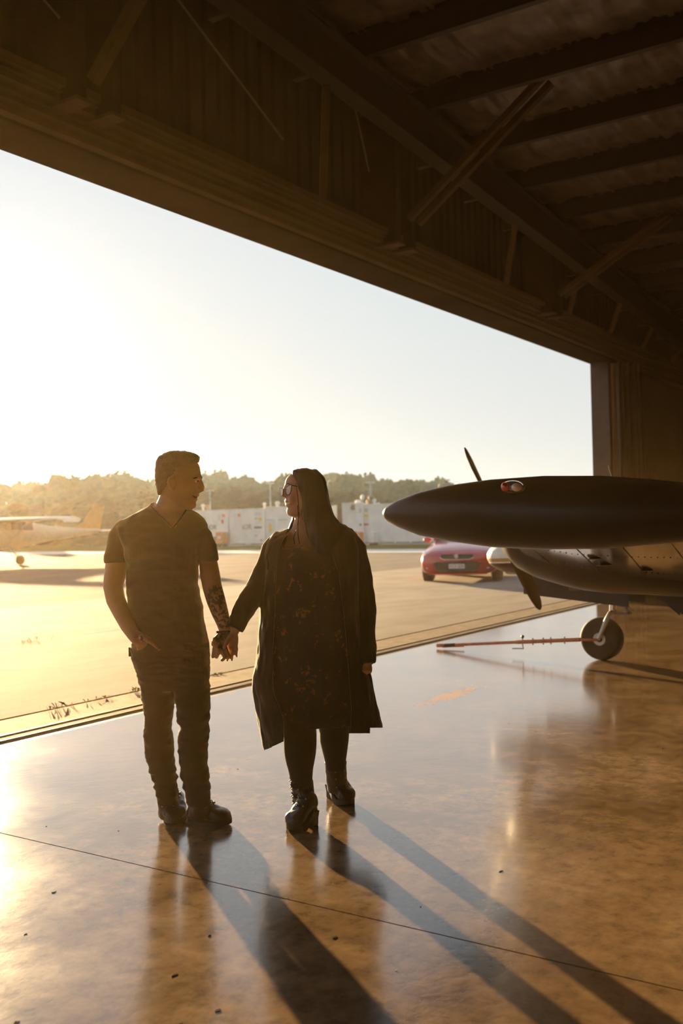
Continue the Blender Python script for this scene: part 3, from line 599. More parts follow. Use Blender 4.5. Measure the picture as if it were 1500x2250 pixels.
t, y, z, X = mast(796.5, 1098, .05, 'pale post standing between the equipment container and the long tank', CXF - .13, .09)
MB().lathe((X, y, z), (0, 0, 1), [(0, .09), (.05, .12), (.25, .12), (.35, .05), (.36, .01)], 14).build('post_cap', cont_w, t)
fit_m = mat('brass_fitting', (.40, .28, .15), .4, .4)
for i, (px, py, r, m, lb) in enumerate(((456, 1111, .16, fit_m, 'brown valve fitting on the roof of the container beside the man'), (446, 1110, .15, cont_w, 'white roof vent on the container beside the man'), (581, 1106, .13, cont_w, 'small white roof vent on the placard container'), (610, 1104, .17, cont_w, 'round white roof vent beside the woman\'s glasses'), (815, 1092, .2, mat('dark_fitting', (.07, .06, .05), .6), 'dark valve fitting on top of the long tank'), (822, 1098, .14, cont_w, 'white roof vent beside the dark valve fitting'), (786, 1101, .2, cont_w, 'round white dome on the equipment container'), (809, 1100, .13, fit_m, 'brown valve stub on top of the long tank'))):
    X = CXF + .5; p = onx(px, py, X); zb = 2.78 if i < 4 else 2.8
    if i in (3,): zb = 2.86
    if i == 6: zb = 2.95
    h = thing('roof_vent', (X, p.y, zb), lb, 'vent', 'fittings on the container roofs')
    MB().lathe((X, p.y, zb), (0, 0, 1), [(0, r * .6), (max(.05, p.z - zb - r), r * .6), (max(.06, p.z - zb - r * .6), r), (max(.1, p.z - zb), r), (max(.12, p.z - zb + r * .5), r * .5), (max(.14, p.z - zb + r * .55), .01)], 14).build('vent_cap', m, h, smooth=True)
def cabinet(px, y0, y1, w, m, lb, X, top=None):
    p = gnd(px, 1200); yb = onx(px, 1190, X).y; z0, z1 = onx(px, y1, X).z, onx(px, y0, X).z
    wm = abs(onx(px - w / 2, 1150, X).y - onx(px + w / 2, 1150, X).y)
    t = thing('fuel_cabinet', (X, yb, 0.045), lb, 'cabinet')
    MB().box((X - .3, yb - wm / 2, max(z0, .2)), (X + .3, yb + wm / 2, z1)).build('cabinet_body', m, t, bevel=.03)
    for sg in (-1, 1): MB().box((X - .25, yb + sg * wm * .4 - .04, .045), (X + .25, yb + sg * wm * .4 + .04, max(z0, .2))).build('cabinet_foot', steel_dark, t)
    MB().box((X - .315, yb - wm * .22, z0 + (z1 - z0) * .42), (X - .3, yb + wm * .22, z0 + (z1 - z0) * .66)).build('notice', lam['pale'], t)
cabinet(487, 1169, 1194, 16, lam['orange'], 'orange cabinet standing in front of the iOR container', CXF - .6)
cabinet(471.5, 1179, 1199, 9, mat('olive_box', (.17, .19, .10), .6), 'olive green box beside the orange cabinet', CXF - .5)
cabinet(790.5, 1169, 1190, 8, lam['orange'], 'small orange cabinet beside the tank post', CXF - .5)
cabinet(821, 1169, 1198, 10, cont_w, 'white pump cabinet against the long tank', CXF - .6)
cabinet(778, 1168, 1190, 7, lam['dark'], 'dark meter box at the foot of the equipment container', CXF - .5)

# ---- trees: displaced leaf clumps on trunks
bark = mat('bark', (0.10, 0.075, 0.05), 0.9); leaf_a = mat('leaves_olive', (0.075, 0.085, 0.035), 0.8, spec=.1, col2=(0.045, 0.052, 0.022), nscale=1.5); leaf_b = mat('leaves_brown_green', (0.075, 0.062, 0.03), 0.8, spec=.1, col2=(0.045, 0.038, 0.02), nscale=1.5)
def crown_mesh(seed, h, w):
    rnd = random.Random(seed); mb = MB()
    for i in range(16):
        a = rnd.uniform(0, 6.28); r = w * .36 * math.sqrt(rnd.random()); z = h * (.1 + .8 * i / 15 + rnd.uniform(-.04, .06)); s = w * rnd.uniform(.2, .3) * (1.1 - .6 * abs(z / h - .5))
        rings = []
        for k in range(9):
            ph = math.pi * (k / 8 - .5) * .98; ring = []
            for q in range(14):
                t = 2 * math.pi * q / 14; d = Vector((math.cos(t) * math.cos(ph), math.sin(t) * math.cos(ph), .8 * math.sin(ph)))
                ring.append(Vector((r * math.cos(a), r * math.sin(a), z)) + d * s * (1 + .45 * mnoise.noise(d * 2.2 + Vector((seed, i, 0)))))
            rings.append(ring)
        mb.loft(rings)
    rnd2 = random.Random(seed + 9)
    for i in range(420):   # loose leaf sprays that break the outline
        base = mb.v[rnd2.randrange(len(mb.v))]; d = Vector((rnd2.gauss(0, 1), rnd2.gauss(0, 1), rnd2.gauss(.3, 1))).normalized(); e = d.orthogonal().normalized() * w * .03; q = w * rnd2.uniform(.03, .075)
        mb.add([base - e, base + e, base + e * .6 + d * q, base - e * .6 + d * q * .8], [(0, 1, 2, 3)])
    return mb.mesh('crown')
crowns = [crown_mesh(i, 9.0, 8.0 + i) for i in range(4)]
trunk_me = MB().tube([(0, 0, -1.0), (.1, 0, 2.5), (0, .1, 5.5)], [.35, .27, .12], 8).mesh('trunk')
def tree(x, y, z, s, i, label, group, m, sxy=1.0):
    t = thing('tree', (x, y, z), label, 'tree', group, random.uniform(0, 6)); t.scale = (s * sxy, s * sxy, s)
    key = ('c', i, m.name)
    if key not in TM: TM[key] = crowns[i].copy(); TM[key].materials.clear(); TM[key].materials.append(m)
    link('crown', TM[key], m, t); link('trunk', trunk_me, bark, t)
TM = {}
random.seed(11)
ridge = [(-60, 1085), (0, 1074), (60, 1066), (110, 1060), (160, 1059), (215, 1057), (250, 1052), (290, 1055), (340, 1056), (400, 1060), (440, 1052), (480, 1049), (520, 1056), (560, 1060), (600, 1062), (640, 1058), (690, 1056), (735, 1048), (770, 1051), (800, 1058), (835, 1063), (870, 1060), (910, 1061), (950, 1064), (1000, 1068), (1060, 1070), (1130, 1070), (1220, 1070), (1320, 1070), (1420, 1070)]
for k, (px, py) in enumerate(ridge):
    d = (142, 166, 190)[k % 3] + random.uniform(-5, 5)
    top = at(px + random.uniform(-6, 6), py + random.uniform(-2, 3), d); g = 0.3 + max(0, top.x - 120) * .012; s = (top.z - g) / 9.4
    tree(top.x, top.y, g, s, k % 4, 'hazy tree in the wooded ridge beyond the airfield', 'trees along the far ridge', leaf_a, 1.0)
for k, (px, py) in enumerate(((20, 1112), (110, 1105), (200, 1100), (290, 1098), (352, 1092), (425, 1086), (468, 1083), (500, 1086), (530, 1083), (556, 1080), (590, 1082), (630, 1084), (690, 1084), (755, 1090), (785, 1086), (840, 1094), (900, 1094), (960, 1094))):
    d = (94, 106)[k % 2] + random.uniform(-2, 2); top = at(px, py, d); s = (top.z - .1) / 9.3
    tree(top.x, top.y, .05, s, k % 4, 'low dark bushy tree standing behind the white containers', 'dark trees behind the containers', leaf_b, 1.45)

# ---- parked high-wing light aircraft on the left
pale_p = mat('cream_paint', (0.62, 0.52, 0.36), 0.35, coat=.4); lp_stripe = mat('orange_tail_paint', (.50, .28, .08), .4, coat=.3)
M0 = Vector((29.13, 37.33, 0)); hd = Vector((-.994, .115, 0)).normalized(); lf = Vector((-hd.y, hd.x, 0))
lap = thing('light_aircraft', M0, 'pale high-wing light aircraft parked out on the sunlit asphalt', 'aircraft')
L = lambda f, l, z: M0 + hd * f + lf * l + Vector((0, 0, z))
def lring(f, zc, w, h, n=20): return [L(f, math.copysign(abs(math.cos(t)) ** .8, math.cos(t)) * w, zc + math.copysign(abs(math.sin(t)) ** .8, math.sin(t)) * h) for t in [2 * math.pi * q / n for q in range(n)]]
lfu = MB().loft([lring(*r) for r in ((2.25, 1.12, .1, .1), (2.2, 1.12, .38, .3), (1.3, 1.15, .5, .42), (.9, 1.2, .54, .5), (.5, 1.38, .56, .68), (-.4, 1.4, .56, .7), (-1.1, 1.36, .48, .6), (-2.4, 1.35, .3, .36), (-4.0, 1.38, .14, .2), (-5.2, 1.42, .05, .12))]).build('fuselage', pale_p, lap, smooth=True)
for f, l in ((.35, .57), (-.35, .575), (-1.0, .52)):
    for sg in (-1, 1): MB().obox(L(f, sg * l, 1.72), hd * .22, lf * .02, (0, 0, .17)).build('cabin_window', glass_d, lfu)
MB().loft([lring(f, z, w, h) for f, z, w, h in ((.92, 1.65, .42, .12), (.6, 1.8, .48, .22))]).build('windshield', glass_d, lfu)
for sg in (-1, 1):
    MB().loft([[L(.45 - .75 * (1 - math.cos(t)) * (c / 1.5), sg * s_, z + .5 * th * math.sin(t) * (1 if math.sin(t) > 0 else .5)) for t in [2 * math.pi * q / 16 for q in range(16)]] for s_, z, c, th in ((0, 1.98, 1.5, .26), (2.7, 1.98, 1.5, .24), (4.7, 1.98, 1.15, .17), (5.2, 1.92, .95, .1), (5.42, 1.82, .7, .03))]).build('wing', pale_p, lap, smooth=True)
    MB().bar(L(.1, sg * .5, .85), L(.1, sg * 2.5, 2.02), .1, .04).build('wing_strut', pale_p, lap)
    MB().tube([L(-.1, sg * .4, .85), L(-.1, sg * 1.15, .25)], [.05, .035], 8).build('gear_leg', pale_p, lap)
    w = L(-.1, sg * 1.25, .215); MB().lathe(w - lf * .08, lf, [(0, .1), (0, .17), (.03, .21), (.08, .215), (.13, .21), (.16, .17), (.16, .1)], 24).build('main_wheel', rubber, lap, smooth=True)
    MB().loft([[L(-4.45 - c * (1 - math.cos(t)) * .5, sg * s_, 1.45 + th * math.sin(t)) for t in [2 * math.pi * q / 12 for q in range(12)]] for s_, c, th in ((.05, .95, .05), (1.5, .75, .03), (1.7, .5, .01))]).build('tailplane', white_p, lap, smooth=True)
MB().loft([[L(f0, 0, z), L((f0 + f1) / 2, t, z), L(f1, 0, z), L((f0 + f1) / 2, -t, z)] for z, f0, f1, t in ((1.4, -3.6, -5.3, .05), (1.9, -4.35, -5.4, .045), (2.65, -4.95, -5.6, .03))]).build('tail_fin', lp_stripe, lap)
MB().tube([L(1.75, 0, .9), L(1.8, 0, .2)], .04, 8).build('nose_leg', pale_p, lap); w = L(1.8, 0, .18)
MB().lathe(w - lf * .06, lf, [(0, .08), (0, .14), (.03, .18), (.09, .18), (.12, .14), (.12, .08)], 20).build('nose_wheel', rubber, lap, smooth=True)
sp = MB().lathe(L(2.2, 0, 1.12), hd, [(0, .16), (.1, .14), (.28, .02)], 14).build('spinner', white_p, lap, smooth=True)
MB().bar(L(2.3, -.15, 1.95), L(2.3, .15, .29), .03, .14).build('propeller', black_p, sp)

# ---- weeds in the expansion joints, wind-blown litter on the floor
weed_m = mat('weed_blades', (0.34, 0.29, 0.08), 0.7, spec=.2, col2=(.2, .18, .05), nscale=20)
def weed(px, py, n, h, spread, lb):
    c = gnd(px, py); rnd = random.Random(px); mb = MB()
    for i in range(n):
        b = c + Vector((rnd.gauss(0, spread), rnd.gauss(0, .012), 0)); d = Vector((rnd.gauss(0, .5), rnd.gauss(0, .5), 1)).normalized(); hh = h * rnd.uniform(.5, 1.2); e = d.orthogonal().normalized() * .004
        tip = b + d * hh + Vector((rnd.gauss(0, .02), rnd.gauss(0, .02), -.2 * hh))
        mb.add([b - e, b + e, b + d * hh * .6 + e * .7, tip, b + d * hh * .6 - e * .7], [(0, 1, 2, 3, 4)])
    t = mb.build('weed_tuft', weed_m, None, loc=c); t['label'] = lb; t['category'] = 'weed'
weed(130, 1556, 60, .07, .09, 'biggest tuft of weeds in the expansion joint left of the man'); weed(224, 1536, 40, .05, .08, 'small tuft of weeds between the big weed tuft and the man'); weed(303, 1519, 40, .06, .07, 'weed tuft in the joint just behind the man\'s leg')
weed(62, 1410, 50, .10, .14, 'grass tuft in the second apron joint further out'); weed(485, 1480, 30, .03, .07, 'tiny weeds in the joint below the joined hands')
debris_m = mat('dry_leaf', (0.05, 0.03, 0.016), 1.0, spec=.02, col2=(.035, .02, .012), nscale=60)
for i, (px, py, r, lb) in enumerate(((118, 1961, .02, 'curled brown dry leaf left of the man\'s shadow'), (57, 2053, .014, 'small crumpled leaf near the left floor edge'), (383, 2143, .022, 'dark flattened clod between the joint and the man\'s shadow'), (480, 2220, .022, 'flat dark clod beside the lower shadow of the man'), (36, 2247, .02, 'dark leaf scrap at the foot of the pale floor'), (460, 2057, .014, 'thin dark scrap beside the shadow edge'), (735, 2060, .02, 'dark branching scrap right of the man\'s shadow'), (522, 1690, .012, 'dark flake on the floor between man and woman'), (1117, 1590, .012, 'dark speck cluster near the wheel reflection'), (1455, 1645, .018, 'dark streaky scrap below the nose wheel'), (1100, 1915, .02, 'dark crumb patch right of the woman\'s shadow'), (924, 1993, .008, 'small black pebble inside the woman\'s shadow'), (102, 1816, .008, 'tiny brown flake by the floor joint'), (260, 1826, .007, 'tiny black pebble left of the man\'s boots'), (870, 2133, .009, 'pale ochre crumb below the woman\'s shadow'), (390, 2255, .03, 'dark clod at the bottom by the man\'s shadow'))):
    c = gnd(px, py); rnd = random.Random(i); mb = MB(); n = 9; r *= .6
    top = [c + Vector((math.cos(2 * math.pi * q / n) * r * rnd.uniform(.5, 1.3), math.sin(2 * math.pi * q / n) * r * rnd.uniform(.3, .7), .0006 + .0015 * rnd.random())) for q in range(n)]
    mb.loft([[Vector((p.x, p.y, 0.0005)) for p in top], top])
    t = mb.build('floor_scrap', debris_m if i != 14 else mat('ochre_crumb', (.45, .28, .08), .7), None, loc=c); t['label'] = lb; t['category'] = 'scrap'; t['group'] = 'scraps on the hangar floor'

# ================================================================== PEOPLE
def remesh(mb, name, voxel, smooth_it=4, fac=.5, off=Vector((0, 0, 0))):
    me = mb.mesh(name, off); o = bpy.data.objects.new(name, me); COL.objects.link(o)
    r = o.modifiers.new('r', 'REMESH'); r.mode = 'VOXEL'; r.voxel_size = voxel
    if smooth_it:
        s = o.modifiers.new('s', 'SMOOTH'); s.factor = fac; s.iterations = smooth_it
    res = bpy.data.meshes.new_from_object(o.evaluated_get(bpy.context.evaluated_depsgraph_get()))
    bpy.data.objects.remove(o); res.name = name
    return res

def inside(pt, poly):
    x, y = pt; c = False; n = len(poly)
    for i in range(n):
        (x0, y0), (x1, y1) = poly[i], poly[i - 1]
        if (y0 > y) != (y1 > y) and x < (x1 - x0) * (y - y0) / (y1 - y0) + x0: c = not c
    return c

def score(bm, edges, off):
    # clean cut lines: split the cloth along the plane through each straight pattern edge
    for p, q in edges:
        n = ray(*p).cross(ray(*q)).normalized()
        bmesh.ops.bisect_plane(bm, geom=bm.verts[:] + bm.edges[:] + bm.faces[:], plane_co=CAM - off, plane_no=n, dist=1e-5)

def cut_front(me, poly, off, D, thick=0.0):
    """open a garment where its pattern is cut away: drop the faces on the front half inside the outline"""
    bm = bmesh.new(); bm.from_mesh(me); score(bm, [(poly[i - 1], poly[i]) for i in range(len(poly))], off)
    dead = [f for f in bm.faces if (f.calc_center_median() + off - CAM).dot(FW) < D and inside(proj(f.calc_center_median() + off), poly)]
    bmesh.ops.delete(bm, geom=dead, context='FACES'); bm.to_mesh(me); bm.free()

def crumple(me, amp, scale, seed=0.0, off=Vector((0, 0, 0)), stretch=(1, 1, 1)):
    nrm = [v.normal.copy() for v in me.vertices]
    for v, n in zip(me.vertices, nrm):
        q = Vector((v.co.x * stretch[0], v.co.y * stretch[1], v.co.z * stretch[2])) * scale
        v.co += n * amp * (mnoise.noise(q + Vector((seed, 0, 0))) + .5 * mnoise.noise(q * 2.3 + Vector((0, seed, 0))))

def slices(mb, rows, D, n=32, ex=2.3, shrink=0.0, front=0.0):
    """stack of rounded cross sections; rows: (py, x left, x right, depth offset, depth radius)"""
    rings = []
    for py, xl, xr, dd, dr in rows:
        c = at((xl + xr) / 2, py, D + dd); w = max(.002, (xr - xl) / 2 * (D + dd) / F_PX - shrink); d = max(.002, dr - shrink); ring = []
        for q in range(n):
            t = 2 * math.pi * q / n; ct, st = math.cos(t), math.sin(t)
            k = 1 / ((abs(ct) ** ex + abs(st) ** ex) ** (1 / ex))
            tp = 1 - front * max(0, ct) if front > 0 else 1 + front * max(0, -ct)
            ring.append(c + RT * ct * k * w + FW * st * k * d * tp)
        rings.append(ring)
    mb.loft(rings); return mb

def limb(mb, pts, D, n=16, flat=None, end=True):
    """rounded limb through photo points: (px, py, radius in px, depth offset)"""
    P = [at(x, y, D + d) for x, y, r, d in pts]; R = [r * (D + d) / F_PX for x, y, r, d in pts]
    return mb.tube(P, R, n, round_end=end, flat=flat)

skin = mat('skin', (0.46, 0.26, 0.155), 0.5, spec=.35, sss=.25, sheen=.15, col2=(0.40, 0.215, 0.125), nscale=12)
skin_w = mat('skin_fair', (0.52, 0.30, 0.20), 0.48, spec=.35, sss=.25, sheen=.15, col2=(0.47, 0.255, 0.165), nscale=12)
hair_m = mat('short_brown_hair', (0.09, 0.058, 0.035), 0.6, bump=.5, bscale=160, nscale=40)
hair_d = mat('long_dark_hair', (0.014, 0.008, 0.006), 0.5, spec=.2, bump=.35, bscale=30, stretch=(6, 6, .5), nscale=8)
tee_m = mat('charcoal_tshirt', (0.03, 0.023, 0.02), 0.9, spec=.15, sheen=.35, bump=.3, bscale=300)
jean_m = mat('black_denim', (0.018, 0.015, 0.014), 0.85, spec=.2, sheen=.2, bump=.3, bscale=350)
leath = mat('black_leather', (0.012, 0.010, 0.009), 0.32, spec=.45, bump=.15, bscale=70)
sole_m = mat('boot_sole', (0.02, 0.016, 0.013), 0.7)
coat_m = mat('black_coat', (0.012, 0.010, 0.010), 0.9, spec=.15, sheen=.25, bump=.25, bscale=260)
tight_m = mat('black_tights', (0.012, 0.011, 0.011), 0.75, spec=.2)
dress_m = mat('printed_dress', (0.016, 0.014, 0.015), 0.85, spec=.2)
eye_w = mat('eye_white', (.75, .72, .68), .2); iris_m = mat('eye_iris', (.08, .05, .03), .15); lip_m = mat('lips', (.30, .10, .07), .4); tooth = mat('teeth', (.78, .72, .62), .3); brow_m = mat('eyebrow', (.07, .045, .03), .8)
stub = mat('stubble', (.25, .14, .08), .7)
def dress_print(m):   # scattered small moth and leaf prints in dull russet on black
    nt = m.node_tree; b = nt.nodes['Principled BSDF']; v = nd(nt, 'ShaderNodeTexCoord').outputs['Object']
    ns = nd(nt, 'ShaderNodeTexNoise', Vector=v, Scale=20.0, Detail=3.0)
    warp = nd(nt, 'ShaderNodeMix', data_type='RGBA', Factor=.18); nt.links.new(v, warp.inputs[6]); nt.links.new(ns.outputs[1], warp.inputs[7])
    vo = nd(nt, 'ShaderNodeTexVoronoi', Vector=warp.outputs[2], Scale=15.0)
    f = nd(nt, 'ShaderNodeTexNoise', Vector=v, Scale=95.0, Detail=2.0)
    s = nd(nt, 'ShaderNodeMath', operation='MULTIPLY_ADD', i0=f.outputs[0], i1=.5, i2=vo.outputs['Distance'])
    c = ramp(nt, s.outputs[0], [(.36, (.085, .036, .016)), (.47, (.04, .02, .012)), (.54, (.012, .010, .011))])
    nt.links.new(c, b.inputs['Base Color'])
dress_print(dress_m)
def tattooed(m, boxes):   # dark ink motifs on parts of the arms and hands; boxes in object space (centre, radius)
    nt = m.node_tree; b = nt.nodes['Principled BSDF']; v = nd(nt, 'ShaderNodeTexCoord').outputs['Object']
    old = b.inputs['Base Color'].links[0].from_socket
    w = nd(nt, 'ShaderNodeTexNoise', Vector=v, Scale=55.0, Detail=3.5); ink_ = nd(nt, 'ShaderNodeMapRange', Value=w.outputs[0]); ink_.inputs[1].default_value = .46; ink_.inputs[2].default_value = .53
    tot = None
    for c, r in boxes:
        d = nd(nt, 'ShaderNodeVectorMath', operation='DISTANCE', i0=v, i1=tuple(c)); k = nd(nt, 'ShaderNodeMapRange', Value=d.outputs['Value']); k.inputs[1].default_value = r; k.inputs[2].default_value = r * .8
        tot = k.outputs[0] if tot is None else nd(nt, 'ShaderNodeMath', operation='MAXIMUM', i0=tot, i1=k.outputs[0]).outputs[0]
    fac = nd(nt, 'ShaderNodeMath', operation='MULTIPLY', i0=tot, i1=ink_.outputs[0]); fac2 = nd(nt, 'ShaderNodeMath', operation='MULTIPLY', i0=fac.outputs[0], i1=.8)
    mx = nd(nt, 'ShaderNodeMix', data_type='RGBA', Factor=fac2.outputs[0]); nt.links.new(old, mx.inputs[6]); mx.inputs[7].default_value = (.03, .026, .028, 1)
    nt.links.new(mx.outputs[2], b.inputs['Base Color'])

def boot(par, heel, toe, shaft, D, lift=0.0, platform=.022, w=.05, heel_blk=None, laces=5, mt=leath, shaft_top_r=None):
    """ankle boot from heel point to toe point on the ground, shaft rows as limb points"""
    heel, toe = Vector(heel), Vector(toe); heel.z = toe.z = 0; d = toe - heel; Ln = d.length; d.normalize(); s = Vector((d.y, -d.x, 0)); z = Vector((0, 0, 1))
    off = origin(par); mb = MB()
    prof = [(.0, .55, .05, lift), (.05, .72, .07, lift), (.2, .78, .08, lift), (.38, .78, .088, lift * .62), (.55, .92, .076, lift * .2), (.72, 1.03, .062, 0), (.86, .95, .054, 0), (.95, .68, .042, 0), (1.0, .34, .022, 0)]
    rings = []
    for u, wf_, h, lf_ in prof:
        c = heel + d * Ln * u + z * (platform + lf_); ring = []
        for q in range(20):
            t = 2 * math.pi * q / 20; ct, st = math.cos(t), math.sin(t)
            ring.append(c + s * math.copysign(abs(ct) ** .75, ct) * w * wf_ + z * (h * (.5 + .5 * math.copysign(abs(st) ** .75, st)) if st > 0 else h * (.5 + .5 * math.copysign(abs(st) ** .45, st))))
        rings.append(ring)
    mb.loft(rings)
    limb(mb, shaft, D, 20, end=False)
    up_me = remesh(mb, 'boot_upper', .0065, 5, .5, off); crumple(up_me, .003, 26, heel.x * 3)
    up = link('boot_upper', up_me, mt, par, 'all')
    so = MB(); n = 28; out = []
    for q in range(n):
        t = 2 * math.pi * q / n; u = .5 + .52 * math.cos(t); wf_ = .62 + .42 * math.sin(min(1, max(0, u)) * 1.9); out.append((u, math.sin(t) * w * 1.08 * wf_))
    lo, hi = [], []
    for u, yy in out:
        lf_ = lift * max(0, min(1, 1 - (u - .2) / .42)) if lift else 0
        spring = .012 * max(0, (u - .78) / .22)
        lo.append(heel + d * Ln * u + s * yy + z * (lf_ + spring)); hi.append(heel + d * Ln * u + s * yy + z * (lf_ + spring + platform))
    so.loft([lo, hi]); so.build('sole', sole_m, up)
    hb = MB(); hw = w * .72; L0 = .0; L1 = .26 if not lift else .24
    hz_ = lift + .004 if lift else .0
    if lift:
        hb.loft([[heel + d * Ln * (u0 if sx_ < 0 else u1) + s * sy * hw * k + z * zz for sx_, sy in ((-1, -1), (1, -1), (1, 1), (-1, 1))] for zz, k, u0, u1 in ((0, .85, .02, .23), (hz_ * .6, .85, .01, .24), (hz_ + .012, 1.0, -.01, .27))])
        hb.build('heel_block', sole_m, up, bevel=.004)
    else:
        hb.loft([[heel + d * Ln * u + s * sy * hw * 1.1 + z * zz for u, sy in ((-.03, -.7), (.27, -1), (.27, 1), (-.03, .7))] for zz in (0.0, .012)]); hb.build('heel_block', sole_m, up)
    # laces climbing the instep and shaft
    base = heel + d * Ln * .60 + z * (platform + .08); path = [base, heel + d * Ln * .46 + z * (platform + lift * .4 + .094)]
    for x_, y_, r_, dd_ in shaft[1:]:
        c0 = at(x_, y_, D + dd_); path.append(c0 + d * r_ * D / F_PX * 1.0)
    for i in range(laces):
        k = i / max(1, laces - 1) * (len(path) - 1.02); a = path[int(k)]; b2 = path[int(k) + 1]; c = a + (b2 - a) * (k - int(k)); c2 = c + (b2 - a).normalized() * .018
        for sg in (-1, 1):
            MB().tube([c + s * sg * .024 - d * .006, c + s * sg * .008 + d * .006, c2 - s * sg * .02 - d * .002], .0028, 6).build('lace', sole_m, up)
            MB().ell(c + s * sg * .026 - d * .005, s * .005, z * .005, d * .004, 8, 5).build('eyelet', mat('eyelet_metal', (.35, .24, .14), .3, .9), up)
    return up

# ------------------------------------------------------------------ the man
DM = 4.83
mroot = gnd(405, 1806); man = thing('person', mroot, 'person in charcoal V-neck T-shirt, black jeans and boots, one thumb hooked at the pocket', 'person')
mo = origin(man)
torso = [(1104, 334, 402, .03, .06), (1112, 326, 412, .03, .075), (1120, 310, 418, .03, .088), (1130, 290, 436, .02, .10), (1142, 271, 448, .015, .11), (1156, 256, 456, .01, .12), (1176, 262, 450, .0, .128), (1200, 272, 443, -.005, .132), (1235, 279, 437, -.01, .135), (1262, 279.5, 434, -.01, .135), (1282, 278.5, 433, -.005, .132), (1306, 279.5, 439, -.005, .13), (1334, 283, 445, -.005, .13), (1356, 288, 446.5, 0, .13), (1372, 291, 449, 0, .132), (1392, 292, 453, 0, .134), (1412, 291, 458, 0, .136), (1424, 290, 459, 0, .136)]
arm_l = [(272, 1166, 16, .02), (262, 1200, 20, .02), (258, 1226, 22.5, .02), (256, 1240, 24.5, .018), (254, 1258, 24.5, .01), (248, 1288, 22, .0), (254, 1318, 21, -.03), (267, 1346, 19, -.06), (281, 1374, 17, -.09), (292, 1392, 15, -.11), (300, 1402, 14.5, -.125)]
arm_r = [(438, 1168, 14, .0), (450, 1205, 17, .0), (456, 1226, 18.5, -.004), (458, 1240, 20.5, -.006), (461, 1262, 22, -.01), (466, 1290, 21.5, -.015), (474, 1318, 21, -.02), (482, 1343, 19, -.03), (490, 1366, 16, -.04), (494, 1384, 13.5, -.05), (494, 1396, 13, -.055)]
b = MB()
slices(b, [(998, 368, 400, .0, .05), (1006, 354, 424, .0, .066), (1016, 348, 433, 0, .074), (1026, 346, 438.5, 0, .078), (1040, 345, 441, 0, .079), (1050, 345.5, 441.5, 0, .078), (1057, 346, 438, 0, .077), (1066, 347.5, 437, 0, .075), (1076, 349.5, 435, 0, .073), (1082, 351, 433, 0, .071), (1087, 353, 433, 0, .07), (1092, 355, 428.5, 0, .068), (1097, 359, 429.5, 0, .066), (1103, 365, 430, 0, .063), (1110, 374, 431.5, 0, .057), (1116, 384, 429, .0, .046), (1119.5, 398, 421, 0, .03)], DM - .01, 36, 2.15, 0, .28)
# nose, brow ridge, lips, ear
limb(b, [(438, 1053, 3.8, 0), (441.5, 1062, 5.0, 0), (443.8, 1070, 5.8, 0), (443.2, 1075, 6.3, 0), (436, 1077.5, 6, 0)], DM - .01, 12)
limb(b, [(436, 1051, 5, -.045), (439.5, 1049, 5.2, -.02), (440, 1049, 5, .0)], DM - .01, 10)
limb(b, [(428, 1088.5, 4, -.022), (433.5, 1088, 3.9, -.01), (434.3, 1088, 3.8, .008)], DM - .01, 10)
limb(b, [(426, 1096.5, 3.8, -.02), (430, 1097, 3.8, -.008), (430.2, 1097, 3.6, .008)], DM - .01, 10)
for sgn in (-1, 1):
    e = at(378.5, 1062, DM - .01 + sgn * .0875)
    b.tube([e + UP * z_ * .034 + RT * x_ for z_, x_ in ((1, .006), (.7, -.012), (.1, -.017), (-.55, -.008), (-.95, .004))], [.006, .0095, .010, .009, .006], 10, round_end=True)
    b.ell(e - FW * sgn * .004, RT * .016, FW * .007, UP * .03, 12, 8)
# neck, chest core, arms
slices(b, [(1085, 352, 412, .0, .055), (1098, 347.5, 411, .0, .057), (1108, 342, 411, .005, .06), (1120, 334, 413, .012, .068), (1132, 322, 420, .015, .078), (1150, 300, 432, .012, .085)], DM, 28, 2.1)
slices(b, torso, DM, 28, 2.3, .014)
limb(b, arm_l, DM, 18); limb(b, arm_r, DM, 18)
# left forearm ends in a hand tucked in the pocket: palm, thumb outside, fingers going down into it
limb(b, [(297, 1397, 14.5, -.125), (304, 1402, 15, -.133), (311, 1407, 13, -.132)], DM, 14, flat=(FW, .62))
limb(b, [(313, 1401, 7.5, -.15), (324, 1405, 6.4, -.158), (336, 1413, 5.6, -.16), (346, 1422, 5, -.158), (349.5, 1425.5, 4.4, -.157)], DM, 12)
for fx in (0, 1, 2, 3):
    limb(b, [(301 + fx * 6, 1408 - fx, 5.4, -.13), (304 + fx * 6, 1418, 4.8, -.115), (306 + fx * 6, 1436, 4.2, -.09)], DM, 10)
# right hand holding hers
HD = DM - .06
limb(b, [(494, 1388, 12.5, .0), (491, 1400, 13.5, -.005), (487, 1412, 14, -.01), (484, 1421, 13, -.015)], HD, 14, flat=(FW, .6))
for pts in ([(475, 1416, 5.2, -.02), (470.5, 1426, 5, -.03), (469.5, 1434, 4.6, -.026), (467.5, 1443, 4, -.012)], [(480, 1422, 5.2, -.025), (480, 1431, 5, -.04), (478, 1438, 4.7, -.035), (475.5, 1444, 4.1, -.02)], [(487, 1424, 5.2, -.025), (489, 1435, 5, -.042), (494, 1445, 4.8, -.04), (488, 1450, 4.2, -.03)], [(494, 1422, 5, -.02), (498, 1432, 4.8, -.035), (502, 1441, 4.5, -.03), (499, 1446, 3.9, -.018)], [(482, 1396, 6, -.02), (473, 1405, 6.3, -.035), (470.5, 1413, 5.6, -.045), (474.5, 1420, 4.8, -.05)]):
    limb(b, pts, HD, 12)
